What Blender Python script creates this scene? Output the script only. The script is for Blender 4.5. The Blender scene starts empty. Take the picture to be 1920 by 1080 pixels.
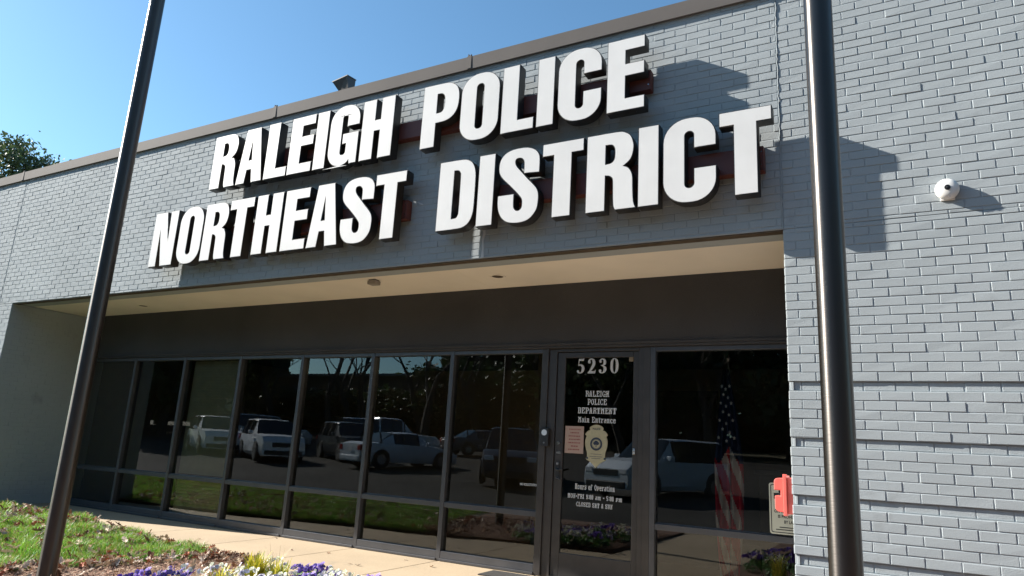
import bpy, bmesh, math, random
import numpy as np
from mathutils import Vector, Matrix
R = math.radians
random.seed(7); rng = np.random.default_rng(7)
sc = bpy.context.scene
C = sc.collection

# ------------------------------------------------------------ camera, world, sun, exposure
# world axes: X along the facade (right), Y into the building, Z up; Z = 0 is the camera's height
GZ = -1.22                                   # ground level
CAMZ = 0.0
cd = bpy.data.cameras.new("camera"); cam = bpy.data.objects.new("camera", cd); C.objects.link(cam)
rows = ((0.87680651, 0.47769841, 0.05490517), (0.06172076, -0.2250508, 0.97239019), (-0.4768657, 0.84920926, 0.22680992))
m3 = Matrix((rows[0], rows[1], tuple(-v for v in rows[2]))).transposed()
cam.matrix_world = Matrix.Translation((0, -5.56, 0)) @ m3.to_4x4()
cd.sensor_width = 36; cd.lens = 1307.3 / 1920 * 36; cd.clip_start = .05; cd.clip_end = 2000
sc.camera = cam

SUNV = Vector((4.11, 1.0, -2.385)).normalized()      # the way the light travels
sl = bpy.data.lights.new("sun", 'SUN'); sl.energy = 5.0; sl.angle = R(.53); sl.color = (1, .94, .86)
so = bpy.data.objects.new("sun", sl); C.objects.link(so)
so.rotation_euler = (-SUNV).to_track_quat('Z', 'Y').to_euler()
w = bpy.data.worlds.new("World"); sc.world = w; w.use_nodes = True
nt = w.node_tree; nt.nodes.clear()
sky = nt.nodes.new('ShaderNodeTexSky'); sky.sky_type = 'NISHITA'; sky.sun_disc = False
sky.sun_elevation = math.asin(-SUNV.z); sky.sun_rotation = math.atan2(-SUNV.x, -SUNV.y)
sky.air_density = 1.0; sky.dust_density = .5; sky.ozone_density = 1.6
bg = nt.nodes.new('ShaderNodeBackground'); bg.inputs[1].default_value = .067
wo = nt.nodes.new('ShaderNodeOutputWorld')
tint = nt.nodes.new('ShaderNodeMix'); tint.data_type = 'RGBA'; tint.blend_type = 'MULTIPLY'; tint.inputs[0].default_value = 1
tint.inputs[7].default_value = (.74, 1.02, 1.09, 1)          # a clearer, bluer winter sky
nt.links.new(sky.outputs[0], tint.inputs[6]); nt.links.new(tint.outputs[2], bg.inputs[0]); nt.links.new(bg.outputs[0], wo.inputs[0])
sc.view_settings.view_transform = 'Standard'; sc.view_settings.look = 'None'
sc.view_settings.exposure = 1.48; sc.view_settings.gamma = 1

# ------------------------------------------------------------ materials
def principled(name, col, rough=.7, metal=0., spec=.5):
    m = bpy.data.materials.new(name); m.use_nodes = True
    b = m.node_tree.nodes['Principled BSDF']
    b.inputs['Base Color'].default_value = (*col, 1); b.inputs['Roughness'].default_value = rough
    b.inputs['Metallic'].default_value = metal; b.inputs['Specular IOR Level'].default_value = spec
    return m, b
def mat(name, col, rough=.7, metal=0., spec=.5, var=.12, scale=6., bump=0., bscale=80., fine=0., dirt=None):
    """base colour with soft noise variation (var), fine speckle, bump, and optional dirt colour blotches"""
    m, b = principled(name, col, rough, metal, spec); N = m.node_tree.nodes; L = m.node_tree.links
    tc = N.new('ShaderNodeTexCoord')
    n = N.new('ShaderNodeTexNoise'); n.inputs['Scale'].default_value = scale; n.inputs['Detail'].default_value = 6
    L.new(tc.outputs['Object'], n.inputs['Vector'])
    mr = N.new('ShaderNodeMapRange'); mr.inputs[1].default_value = .3; mr.inputs[2].default_value = .7
    mr.inputs[3].default_value = 1 - var; mr.inputs[4].default_value = 1 + var
    L.new(n.outputs[0], mr.inputs[0])
    mx = N.new('ShaderNodeMix'); mx.data_type = 'RGBA'; mx.blend_type = 'MULTIPLY'; mx.inputs[0].default_value = 1
    mx.inputs[6].default_value = (*col, 1); L.new(mr.outputs[0], mx.inputs[7])
    out = mx.outputs[2]
    if fine:
        n2 = N.new('ShaderNodeTexNoise'); n2.inputs['Scale'].default_value = bscale; n2.inputs['Detail'].default_value = 3
        L.new(tc.outputs['Object'], n2.inputs['Vector'])
        r2 = N.new('ShaderNodeMapRange'); r2.inputs[1].default_value = .3; r2.inputs[2].default_value = .7
        r2.inputs[3].default_value = 1 - fine; r2.inputs[4].default_value = 1 + fine
        L.new(n2.outputs[0], r2.inputs[0])
        m2 = N.new('ShaderNodeMix'); m2.data_type = 'RGBA'; m2.blend_type = 'MULTIPLY'; m2.inputs[0].default_value = 1
        L.new(out, m2.inputs[6]); L.new(r2.outputs[0], m2.inputs[7]); out = m2.outputs[2]
    if dirt:
        n3 = N.new('ShaderNodeTexNoise'); n3.inputs['Scale'].default_value = dirt[1]; n3.inputs['Detail'].default_value = 8
        n3.inputs['Roughness'].default_value = .65; L.new(tc.outputs['Object'], n3.inputs['Vector'])
        r3 = N.new('ShaderNodeMapRange'); r3.inputs[1].default_value = dirt[2]; r3.inputs[2].default_value = dirt[2] + .12
        L.new(n3.outputs[0], r3.inputs[0])
        m3_ = N.new('ShaderNodeMix'); m3_.data_type = 'RGBA'; L.new(r3.outputs[0], m3_.inputs[0])
        L.new(out, m3_.inputs[6]); m3_.inputs[7].default_value = (*dirt[0], 1); out = m3_.outputs[2]
    L.new(out, b.inputs['Base Color'])
    if bump:
        n4 = N.new('ShaderNodeTexNoise'); n4.inputs['Scale'].default_value = bscale; n4.inputs['Detail'].default_value = 4
        L.new(tc.outputs['Object'], n4.inputs['Vector'])
        bp = N.new('ShaderNodeBump'); bp.inputs['Strength'].default_value = bump; bp.inputs['Distance'].default_value = .004
        L.new(n4.outputs[0], bp.inputs['Height']); L.new(bp.outputs[0], b.inputs['Normal'])
    return m
def attr_mat(name, rough=.6, trans=0.):
    """base colour from the mesh's own colour attribute (each blade, leaf or petal its own colour)"""
    m, b = principled(name, (.5, .5, .5), rough); N = m.node_tree.nodes; L = m.node_tree.links
    a = N.new('ShaderNodeVertexColor'); a.layer_name = 'col'; L.new(a.outputs[0], b.inputs['Base Color'])
    if trans:
        t = N.new('ShaderNodeBsdfTranslucent'); L.new(a.outputs[0], t.inputs[0])
        mx = N.new('ShaderNodeMixShader'); mx.inputs[0].default_value = trans
        L.new(b.outputs[0], mx.inputs[1]); L.new(t.outputs[0], mx.inputs[2])
        L.new(mx.outputs[0], N['Material Output'].inputs[0])
    return m

M = {}
M['brick'] = mat('painted_brick', (.355, .39, .405), .8, spec=.08, var=.07, scale=.9, bump=.4, bscale=160., fine=.06, dirt=((.30, .325, .335), 2.2, .60))
M['coping'] = mat('coping_metal', (.14, .128, .12), .7, .0, spec=.08, var=.06, scale=2.)
M['soffit'] = mat('soffit_paint', (.83, .76, .655), .8, var=.05, scale=1.5, bump=.2, bscale=60)
M['header'] = mat('header_paint', (.046, .044, .046), .7, var=.2, scale=1.3, bump=.8, bscale=90)
M['alu'] = mat('bronze_aluminium', (.082, .084, .092), .38, .35, var=.1, scale=5)
M['aludark'] = mat('dark_door_metal', (.058, .052, .049), .4, .3, var=.12, scale=8)
M['steel'] = mat('lintel_steel', (.10, .075, .05), .6, .2, var=.2, scale=12)
M['face'] = mat('acrylic_face', (.67, .67, .66), .4, spec=.3, var=.05, scale=3., dirt=((.66, .65, .6), 9., .74))
M['case'] = mat('letter_return', (.035, .032, .03), .45, .3, var=.15, scale=8)
M['race'] = mat('raceway_paint', (.12, .032, .022), .55, .0, var=.15, scale=8)
M['pole'] = None
M['white'] = mat('white_plastic', (.78, .77, .74), .4, var=.03)
M['red'] = mat('red_plastic', (.80, .16, .13), .42, var=.06, scale=12)
M['dark'] = mat('dark_plastic', (.02, .02, .022), .4, var=.1)
M['concrete'] = mat('concrete', (.40, .31, .205), .85, var=.08, scale=1.3, bump=.35, bscale=70, fine=.08, dirt=((.29, .24, .17), 2.3, .62))
M['asphalt'] = mat('asphalt', (.06, .057, .052), .95, spec=.05, var=.25, scale=.35, bump=.6, bscale=60, fine=.2)
M['soil'] = mat('lawn_soil', (.085, .075, .04), .95, var=.3, scale=9, bump=.8, bscale=50, fine=.3)
M['mulchbed'] = mat('mulch_soil', (.16, .09, .06), .95, var=.35, scale=14, bump=1, bscale=60, fine=.35)
M['inwall'] = mat('interior_wall', (.24, .19, .13), .9, var=.05)
M['indark'] = mat('interior_dark', (.04, .035, .03), .8, var=.1)
M['infloor'] = mat('interior_floor', (.07, .055, .045), .4, var=.15, scale=3)
M['blind'] = mat('window_shade', (.62, .54, .34), .9, var=.06, scale=8, bump=.5, bscale=200)
M['bark'] = mat('bark', (.06, .05, .042), .9, var=.25, scale=6, bump=1, bscale=25)
M['tyre'] = mat('tyre', (.02, .02, .02), .85, var=.1)
M['rim'] = mat('wheel_rim', (.35, .35, .36), .3, .8, var=.05)
M['carglass'] = mat('car_glass', (.012, .015, .018), .04, 0, .8, var=.05)
M['chrome'] = mat('chrome', (.6, .6, .6), .15, 1., var=.03)
M['lens'] = mat('lamp_lens', (.75, .77, .8), .12, 0, .8, var=.03)
M['taillens'] = mat('tail_lens', (.35, .01, .01), .15, 0, .8, var=.03)
M['leaf'] = attr_mat('foliage', .55, .25)
M['grass'] = attr_mat('grass_blades', .5, .35)
M['petal'] = attr_mat('petals', .6, .3)
M['litter'] = attr_mat('leaf_litter', .8, .1)
M['decal'] = mat('white_vinyl', (.55, .55, .54), .5, var=.03)
M['gold'] = mat('gold_vinyl', (.42, .37, .23), .5, var=.08, scale=30)
M['navy'] = mat('navy_vinyl', (.02, .03, .055), .5, var=.05)
M['notice'] = mat('notice_paper', (.42, .29, .23), .7, var=.05, scale=15)
M['noticeink'] = mat('notice_ink', (.25, .07, .06), .7, var=.05)
M['signcream'] = mat('sign_cream', (.50, .48, .38), .6, var=.05)
M['ink'] = mat('black_ink', (.02, .02, .02), .6, var=.05)
M['mat'] = mat('dark_fibre', (.03, .027, .025), .95, var=.2, scale=20, bump=1, bscale=120)
M['bld'] = mat('far_wall', (.16, .12, .10), .9, var=.1)
M['roofdk'] = mat('roof_membrane', (.25, .25, .25), .9, var=.1)

# brushed bronze pole
m, b = principled('brushed_pole', (.095, .086, .08), .36, .95)
N = m.node_tree.nodes; L = m.node_tree.links
tc = N.new('ShaderNodeTexCoord'); mp = N.new('ShaderNodeMapping'); mp.inputs['Scale'].default_value = (4, 4, 260)
nz = N.new('ShaderNodeTexNoise'); nz.inputs['Scale'].default_value = 1; nz.inputs['Detail'].default_value = 5
L.new(tc.outputs['Object'], mp.inputs[0]); L.new(mp.outputs[0], nz.inputs['Vector'])
cr = N.new('ShaderNodeMapRange'); cr.inputs[3].default_value = .30; cr.inputs[4].default_value = .42
L.new(nz.outputs[0], cr.inputs[0]); L.new(cr.outputs[0], b.inputs['Roughness'])
bp = N.new('ShaderNodeBump'); bp.inputs['Strength'].default_value = .22; bp.inputs['Distance'].default_value = .002
L.new(nz.outputs[0], bp.inputs['Height']); L.new(bp.outputs[0], b.inputs['Normal'])
tn = N.new('ShaderNodeTangent'); tn.direction_type = 'RADIAL'; tn.axis = 'Z'; L.new(tn.outputs[0], b.inputs['Tangent']); b.inputs['Anisotropic'].default_value = .75; b.inputs['Anisotropic Rotation'].default_value = .25
M['pole'] = m
# tinted glass: thin pane, clear transmission dimmed, mirror by angle
m = bpy.data.materials.new('tinted_glass'); m.use_nodes = True; N = m.node_tree.nodes; L = m.node_tree.links; N.clear()
o_ = N.new('ShaderNodeOutputMaterial'); tr = N.new('ShaderNodeBsdfTransparent'); tr.inputs[0].default_value = (.62, .62, .59, 1)
gl = N.new('ShaderNodeBsdfGlossy'); gl.inputs['Roughness'].default_value = .0; gl.inputs[0].default_value = (.92, .97, 1, 1)
fr = N.new('ShaderNodeFresnel'); fr.inputs[0].default_value = 1.6
mm = N.new('ShaderNodeMath'); mm.operation = 'MULTIPLY'; mm.inputs[1].default_value = 1.35; mm.use_clamp = True
mx = N.new('ShaderNodeMixShader')
L.new(fr.outputs[0], mm.inputs[0]); L.new(mm.outputs[0], mx.inputs[0]); L.new(tr.outputs[0], mx.inputs[1])
L.new(gl.outputs[0], mx.inputs[2]); L.new(mx.outputs[0], o_.inputs[0]); M['glass'] = m
m, b = principled('lit_tube', (.9, .85, .7), .5); b.inputs['Emission Color'].default_value = (1, .85, .55, 1); b.inputs['Emission Strength'].default_value = 1.6
M['tube'] = m
m, b = principled('led_glow', (.25, .27, .3), .5); b.inputs['Emission Color'].default_value = (.8, .9, 1, 1); b.inputs['Emission Strength'].default_value = .06
M['led'] = m

# ------------------------------------------------------------ helpers
class MB:
    """collects vertices / faces; build() links ONE mesh object"""
    def __init__(s): s.v = []; s.f = []; s.c = []
    def add(s, vs, fs, col=None):
        o = len(s.v); s.v += [tuple(v) for v in vs]; s.f += [tuple(i + o for i in f) for f in fs]
        if col is not None: s.c += [col] * len(fs)
    def box(s, x0, x1, y0, y1, z0, z1):
        s.add([(x0, y0, z0), (x1, y0, z0), (x1, y1, z0), (x0, y1, z0), (x0, y0, z1), (x1, y0, z1), (x1, y1, z1), (x0, y1, z1)],
              [(0, 3, 2, 1), (4, 5, 6, 7), (0, 1, 5, 4), (1, 2, 6, 5), (2, 3, 7, 6), (3, 0, 4, 7)])
    def tube(s, pts, rad, n=12, cap=True):
        pts = [Vector(p) for p in pts]; rad = rad if isinstance(rad, (list, tuple)) else [rad] * len(pts)
        o = len(s.v); ref = None
        for i, p in enumerate(pts):
            d = (pts[min(i + 1, len(pts) - 1)] - pts[max(i - 1, 0)]).normalized()
            if ref is None: ref = Vector((0, 0, 1)) if abs(d.z) < .9 else Vector((1, 0, 0))
            a = d.cross(ref).normalized(); b2 = d.cross(a).normalized(); ref = a.cross(d)
            for k in range(n):
                t = 2 * math.pi * k / n
                s.v.append(tuple(p + rad[i] * (math.cos(t) * a + math.sin(t) * b2)))
        for i in range(len(pts) - 1):
            for k in range(n):
                s.f.append((o + i * n + k, o + i * n + (k + 1) % n, o + (i + 1) * n + (k + 1) % n, o + (i + 1) * n + k))
        if cap:
            s.f.append(tuple(o + k for k in range(n))[::-1]); s.f.append(tuple(o + (len(pts) - 1) * n + k for k in range(n)))
    def lathe(s, prof, origin, axis='z', n=32):
        """prof: (radius, height) list revolved round axis through origin"""
        o = len(s.v)
        for r_, h in prof:
            for k in range(n):
                t = 2 * math.pi * k / n; a, b2 = r_ * math.cos(t), r_ * math.sin(t)
                v = {'z': (a, b2, h), 'y': (a, h, b2), 'x': (h, a, b2)}[axis]
                s.v.append(tuple(Vector(v) + Vector(origin)))
        for i in range(len(prof) - 1):
            for k in range(n):
                s.f.append((o + i * n + k, o + i * n + (k + 1) % n, o + (i + 1) * n + (k + 1) % n, o + (i + 1) * n + k))
        s.f.append(tuple(o + k for k in range(n))); s.f.append(tuple(o + (len(prof) - 1) * n + k for k in range(n)))
    def prism(s, poly, d0, d1, plane='xz'):
        n = len(poly)
        mk = (lambda a, b2, d: (a, d, b2)) if plane == 'xz' else ((lambda a, b2, d: (d, a, b2)) if plane == 'yz' else (lambda a, b2, d: (a, b2, d)))
        s.add([mk(a, b2, d0) for a, b2 in poly] + [mk(a, b2, d1) for a, b2 in poly],
              [tuple(range(n)), tuple(range(2 * n - 1, n - 1, -1))] + [(i, i + n, (i + 1) % n + n, (i + 1) % n) for i in range(n)])
    def build(s, name, m, parent=None, smooth=False, bevel=0., fix=True):
        me = bpy.data.meshes.new(name); me.from_pydata(s.v, [], s.f); 
        if s.c:
            ca = me.color_attributes.new('col', 'FLOAT_COLOR', 'CORNER')
            arr = np.ones((len(me.loops), 4), np.float32); cc = np.repeat(np.array(s.c, np.float32), [len(f) for f in s.f], axis=0)
            arr[:, :3] = cc; ca.data.foreach_set('color', arr.ravel())
        o = bpy.data.objects.new(name, me); C.objects.link(o)
        for mt in (m if isinstance(m, (list, tuple)) else [m]): me.materials.append(mt)
        if fix and not s.c:
            bm = bmesh.new(); bm.from_mesh(me); bmesh.ops.recalc_face_normals(bm, faces=bm.faces); bm.to_mesh(me); bm.free()
        if smooth:
            me.shade_smooth()
            me.set_sharp_from_angle(angle=R(35))
        if bevel:
            bv = o.modifiers.new('bevel', 'BEVEL'); bv.width = bevel; bv.segments = 2; bv.limit_method = 'ANGLE'
        if parent: o.parent = parent
        return o
def tag(o, label=None, cat=None, group=None, kind=None):
    if label: o['label'] = label
    if cat: o['category'] = cat
    if group: o['group'] = group
    if kind: o['kind'] = kind
    return o
def empty(name, label=None, cat=None, group=None, loc=(0, 0, 0)):
    o = bpy.data.objects.new(name, None); C.objects.link(o); o.location = loc; o.empty_display_size = .2
    return tag(o, label, cat, group)
def np_mesh(name, V, F, m, parent=None, cols=None):
    """V (n,3) verts, F (k,q) faces, cols (k,3) per face"""
    me = bpy.data.meshes.new(name); V = np.asarray(V, np.float32); F = np.asarray(F, np.int32)
    me.vertices.add(len(V)); me.vertices.foreach_set('co', V.ravel())
    q = F.shape[1]; me.loops.add(F.size); me.loops.foreach_set('vertex_index', F.ravel())
    me.polygons.add(len(F)); me.polygons.foreach_set('loop_start', np.arange(0, F.size, q, dtype=np.int32))
    me.polygons.foreach_set('loop_total', np.full(len(F), q, np.int32)); me.update(calc_edges=True)
    if cols is not None:
        ca = me.color_attributes.new('col', 'FLOAT_COLOR', 'CORNER'); a = np.ones((F.size, 4), np.float32)
        a[:, :3] = np.repeat(cols, q, axis=0); ca.data.foreach_set('color', a.ravel())
    me.materials.append(m); me.validate()
    o = bpy.data.objects.new(name, me); C.objects.link(o)
    if parent: o.parent = parent
    return o
def copy_tree(o, parent=None):
    c = o.copy(); C.objects.link(c); c.parent = parent
    for ch in list(o.children): copy_tree(ch, c)
    return c
def curve_mesh(name, loops, m, depth, y_mid, parent=None, offset=0., x0=0., z0=0., bevel=0.):
    """filled flat outline (loops in x,z; later ones are holes) given thickness along Y, as a mesh"""
    cu = bpy.data.curves.new(name, 'CURVE'); cu.dimensions = '2D'; cu.fill_mode = 'BOTH'; cu.extrude = depth / 2; cu.offset = offset
    cu.bevel_depth = bevel
    for lp in loops:
        sp = cu.splines.new('POLY'); sp.points.add(len(lp) - 1)
        for p, q in zip(sp.points, lp): p.co = (q[0], q[1], 0, 1)
        sp.use_cyclic_u = True
    tmp = bpy.data.objects.new('tmp', cu); C.objects.link(tmp); bpy.context.view_layer.update()
    me = bpy.data.meshes.new_from_object(tmp.evaluated_get(bpy.context.evaluated_depsgraph_get()))
    bpy.data.objects.remove(tmp); me.name = name
    me.transform(Matrix.Translation((x0, y_mid, z0)) @ Matrix.Rotation(R(90), 4, 'X'))
    me.materials.clear(); me.materials.append(m)
    o = bpy.data.objects.new(name, me); C.objects.link(o)
    if parent: o.parent = parent
    return o
def text_mesh(name, s, m, size, x, y, z, parent, width=None, offset=.0, align='LEFT', depth=.0012, shear=0):
    """lettering standing in the XZ plane facing -Y; width squeezes or stretches it to a real width"""
    cu = bpy.data.curves.new(name, 'FONT'); cu.body = s; cu.size = size; cu.offset = offset; cu.extrude = depth / 2
    cu.resolution_u = 3; cu.shear = shear
    tmp = bpy.data.objects.new('tmp', cu); C.objects.link(tmp); bpy.context.view_layer.update()
    me = bpy.data.meshes.new_from_object(tmp.evaluated_get(bpy.context.evaluated_depsgraph_get()))
    bpy.data.objects.remove(tmp); me.name = name
    xs = [v.co.x for v in me.vertices]; x0, x1 = min(xs), max(xs); k = (width / (x1 - x0)) if width else 1
    ox = {'LEFT': -x0 * k, 'CENTER': -(x0 + x1) / 2 * k}[align]
    me.transform(Matrix.Translation((x + ox, y, z)) @ Matrix.Rotation(R(90), 4, 'X') @ Matrix.Diagonal((k, 1, 1, 1)))
    me.materials.clear(); me.materials.append(m)
    o = bpy.data.objects.new(name, me); C.objects.link(o); o.parent = parent
    return o
def smooth_loop(pts, n=4):
    """closed outline; points marked 1 are corners, runs between are Catmull-Rom curves"""
    out = []; k = len(pts)
    for i in range(k):
        p0, p1, p2, p3 = pts[i - 1], pts[i], pts[(i + 1) % k], pts[(i + 2) % k]
        c1, c2 = len(p1) > 2, len(p2) > 2
        out.append((p1[0], p1[1]))
        if c1 and c2: continue
        a0 = p1 if c1 else p0; a3 = p2 if c2 else p3
        for j in range(1, n):
            t = j / n; q = []
            for d in (0, 1):
                q.append(.5 * (2 * p1[d] + (p2[d] - a0[d]) * t + (2 * a0[d] - 5 * p1[d] + 4 * p2[d] - a3[d]) * t * t + (3 * p1[d] - a0[d] - 3 * p2[d] + a3[d]) * t ** 3))
            out.append(tuple(q))
    return out
def fillet(pts, n=6):
    """polygon whose points may carry a corner radius"""
    out = []; k = len(pts)
    for i in range(k):
        p = Vector(pts[i][:2]); r_ = pts[i][2] if len(pts[i]) > 2 else 0
        if not r_: out.append(tuple(p)); continue
        a = (Vector(pts[i - 1][:2]) - p); b2 = (Vector(pts[(i + 1) % k][:2]) - p)
        ra = min(r_, a.length * .5); rb = min(r_, b2.length * .5)
        pa = p + a.normalized() * min(r_, a.length * .999); pb = p + b2.normalized() * min(r_, b2.length * .999)
        for j in range(n + 1):
            t = j / n * math.pi / 2
            q = p + (pa - p) * (1 - math.sin(t)) + (pb - p) * (1 - math.cos(t))
            out.append((q.x, q.y))
    return out

# ------------------------------------------------------------ brickwork (real bricks, mortar behind)
BL, BH, MJ = .2032, .0677, .0072
Z0 = .616                                    # a course line
RECESS = [k for k in range(-40, 0) if (k + 1) % 6 == 0]     # courses set back below the upper band: -1, -7, -13 ...
def bricks(u0, u1, z0, z1, phase, frame, bands=False, seed=0):
    """rectangle of running-bond bricks. frame(u, w, z) -> xyz, w = depth behind the face"""
    r_ = np.random.default_rng(seed); V = []; F = []
    k0 = math.floor((z0 - Z0) / BH + 1e-6); k1 = math.ceil((z1 - Z0) / BH - 1e-6)
    for k in range(k0, k1):
        za = max(Z0 + k * BH, z0); zb = min(Z0 + (k + 1) * BH, z1)
        if zb - za < .014: continue
        ph = phase + (BL / 2 if k % 2 else 0)
        j = math.floor((u0 - ph) / BL); x = ph + j * BL
        set_back = .0155 if (bands and k in RECESS) else 0.
        while x < u1:
            a = max(x, u0); c = min(x + BL, u1); x += BL
            if c - a < .02: continue
            jt = r_.normal(0, .0011, 4); dz = r_.normal(0, .0009, 2); dw = r_.normal(0, .0009); tl = r_.normal(0, .00055, 4)
            h = MJ / 2; ch = .0024; dp = .0075
            ua, ub = a + h + jt[0], c - h + jt[1]; va, vb = za + h + dz[0], zb - h + dz[1]
            w0 = set_back + dw
            o = len(V)
            for (uu, vv, t) in ((ua + ch, va + ch * .8, 0), (ub - ch, va + ch * .8, 1), (ub - ch, vb - ch, 2), (ua + ch, vb - ch, 3)):
                V.append(frame(uu, w0 + tl[t], vv))
            for (uu, vv) in ((ua + ch * .25, va), (ub - ch * .25, va), (ub - ch * .25, vb), (ua + ch * .25, vb)):
                V.append(frame(uu, w0 + .0020, vv))
            for (uu, vv) in ((ua - .001, va - .001), (ub + .001, va - .001), (ub + .001, vb + .001), (ua - .001, vb + .001)):
                V.append(frame(uu, set_back + dp + .012, vv))
            F += [(o, o + 1, o + 2, o + 3)]
            for q in range(4):
                n_ = (q + 1) % 4
                F += [(o + 4 + q, o + 4 + n_, o + n_, o + q), (o + 8 + q, o + 8 + n_, o + 4 + n_, o + 4 + q)]
            if set_back == 0 and bands:
                pass
    return V, F
def brick_part(name, parent, specs, label=None):
    mb = MB()
    for sp in specs:
        v, f = bricks(*sp[:6], **sp[6]); mb.add(v, f)
    o = mb.build(name, M['brick'], parent, fix=False)
    return tag(o, label)
front = lambda u, wd, z: (u, wd, z)
XL, XJ, XR = -12.02, -.717, 6.5
ZF, ZC = 1.806, 3.915
D = 1.19
bld = empty('police_station_building', 'grey painted brick police station with a deep recessed dark glass entrance', 'building')
FW = MB()
for sp in [(-17., -12.405, ZF, ZC, .07, front, dict(seed=1)), (-12.395, XJ - .004, ZF, ZC, .05, front, dict(seed=2)),
           (-17., XL, GZ - .1, ZF, .07, front, dict(seed=3)),
           (XJ + .006, XR, ZF, ZC, -.117, front, dict(seed=4)), (XJ, XR, GZ - .1, ZF, -.117, front, dict(seed=5, bands=True))]:
    v, f = bricks(*sp[:6], **sp[6]); FW.add(v, f)
# return of the left pier (faces right) and jamb of the right pier (faces left)
v, f = bricks(0.004, D + .06, GZ - .1, ZF, .1, lambda u, wd, z: (XL - wd, u, z), seed=6); FW.add(v, f)
v, f = bricks(0.004, D + .06, GZ - .1, ZF, .05, lambda u, wd, z: (XJ + wd, D + .064 - u, z), seed=7, bands=True); FW.add(v, f)
wall = FW.build('brick_wall', M['brick'], bld, fix=False)
# mortar bed and wall core (a few mm behind the faces; behind the set-back courses further back)
mc = MB(); b0 = .0036
mc.box(-17., -12.402, b0, .3, ZF + .001, ZC); mc.box(-12.398, XJ - .003, b0, .3, ZF + .001, ZC); mc.box(-17., XL - b0, b0, 1.6, GZ - .1, ZF - .001)
mc.box(XJ + .004, XR, b0, .3, ZF + .001, ZC)
zz = GZ - .1
segs = []
for k in range(-30, 18):
    a = Z0 + k * BH; c = a + BH; w_ = b0 + (.0155 if k in RECESS else 0)
    a = max(a, GZ - .1); c = min(c, ZF - .001)
    if c > a: mc.box(XJ + w_ + .0002, XR, w_, 1.6, a, c)
mortar = mc.build('mortar', M['brick'], wall, fix=True)
# wavy caulked crack along the movement joint
cj = MB(); pts = []; z = ZF
while z < ZC:
    pts.append((XJ + .001 + random.gauss(0, .0022), -.0005 + random.gauss(0, .0012), z)); z += BH / 2
cj.tube(pts, .0042, 6); cj.build('joint_sealant', M['brick'], wall)
# coping: sheet-metal profile with lap seams
cp = MB(); prof = [(-.03, 3.905), (-.026, 3.903), (-.026, 4.04), (.34, 4.06), (.34, 3.99), (.35, 3.99), (.35, 4.072), (-.032, 4.052)]
xs = [-17.0, -12.51, -9.6, -6.67, -3.78, -.85, 2.1, XR]
for a, c in zip(xs[:-1], xs[1:]):
    o = len(cp.v); cp.prism([(-.031, 3.903), (-.034, 4.048), (.35, 4.07), (.35, 3.9), (.30, 3.9), (.30, ZC - .006), (0.0, ZC - .006), (-.004, 3.903)], a + .002, c - .002, 'yz')
coping = cp.build('coping', M['coping'], bld)
for x in xs[1:-1]:
    cl = MB(); cl.box(x - .028, x + .028, -.037, -.0345, 3.91, 4.05); cl.box(x - .02, x + .02, -.035, .02, 4.051, 4.062)
    cl.box(x - .018, x - .014, -.03, -.01, 4.062, 4.085); cl.box(x + .014, x + .018, -.03, -.01, 4.062, 4.078)
    cl.build('seam_cover', M['coping'], coping)
# roof slab
rf = MB(); rf.box(-16.9, XR - .1, .352, 12, 3.55, 3.7); rf.build('roof', M['roofdk'], bld)
sd = MB(); sd.box(-17., -16.7, 1.6, 12, GZ - .1, 3.9); sd.box(XR - .3, XR, 1.6, 12, GZ - .1, 3.9); sd.box(-17, XR, 12, 12.3, GZ - .1, 3.9)
sd.build('rear_wall', M['brick'], bld)
# lintel, soffit, header
ln = MB(); ln.box(XL, XJ, .012, .10, 1.797, 1.8065); ln.box(XL, XJ, .094, .10, 1.797, 1.84); lintel = ln.build('lintel', M['steel'], bld)
sf = MB(); xs2 = [XL, -10.6, -7.32, -4.03, XJ]
for a, c in zip(xs2[:-1], xs2[1:]): sf.box(a + .0015, c - .0015, .102, D, 1.812, 1.83)
soff = sf.build('soffit', M['soffit'], bld)
hd = MB(); hd.box(XL + .001, XJ - .001, D, D + .2, 1.15, 1.811); hd.box(XL + .001, XJ - .001, D - .018, D + .1, 1.125, 1.151); hd.box(XL + .002, XJ - .002, D - .006, D + .1, 1.1, 1.124)
hd.build('header', M['header'], bld, bevel=.003)
# stains and paint marks on the facade
st = MB(); pl = [(-3.50, 2.135), (-3.455, 2.13), (-3.452, 2.05), (-3.468, 1.98), (-3.462, 1.9), (-3.455, 1.812), (-3.488, 1.81), (-3.482, 1.9), (-3.49, 2.0), (-3.478, 2.06)]
st.prism(pl, -.0035, -.0028); st.build('paint_drip', M['decal'], wall); st = MB(); st.prism([(-4.33, 2.492), (-4.30, 2.487), (-4.26, 2.47), (-4.235, 2.45), (-4.262, 2.452), (-4.30, 2.472)], -.0035, -.0028)
st.build('paint_splash', M['decal'], wall)

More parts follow.
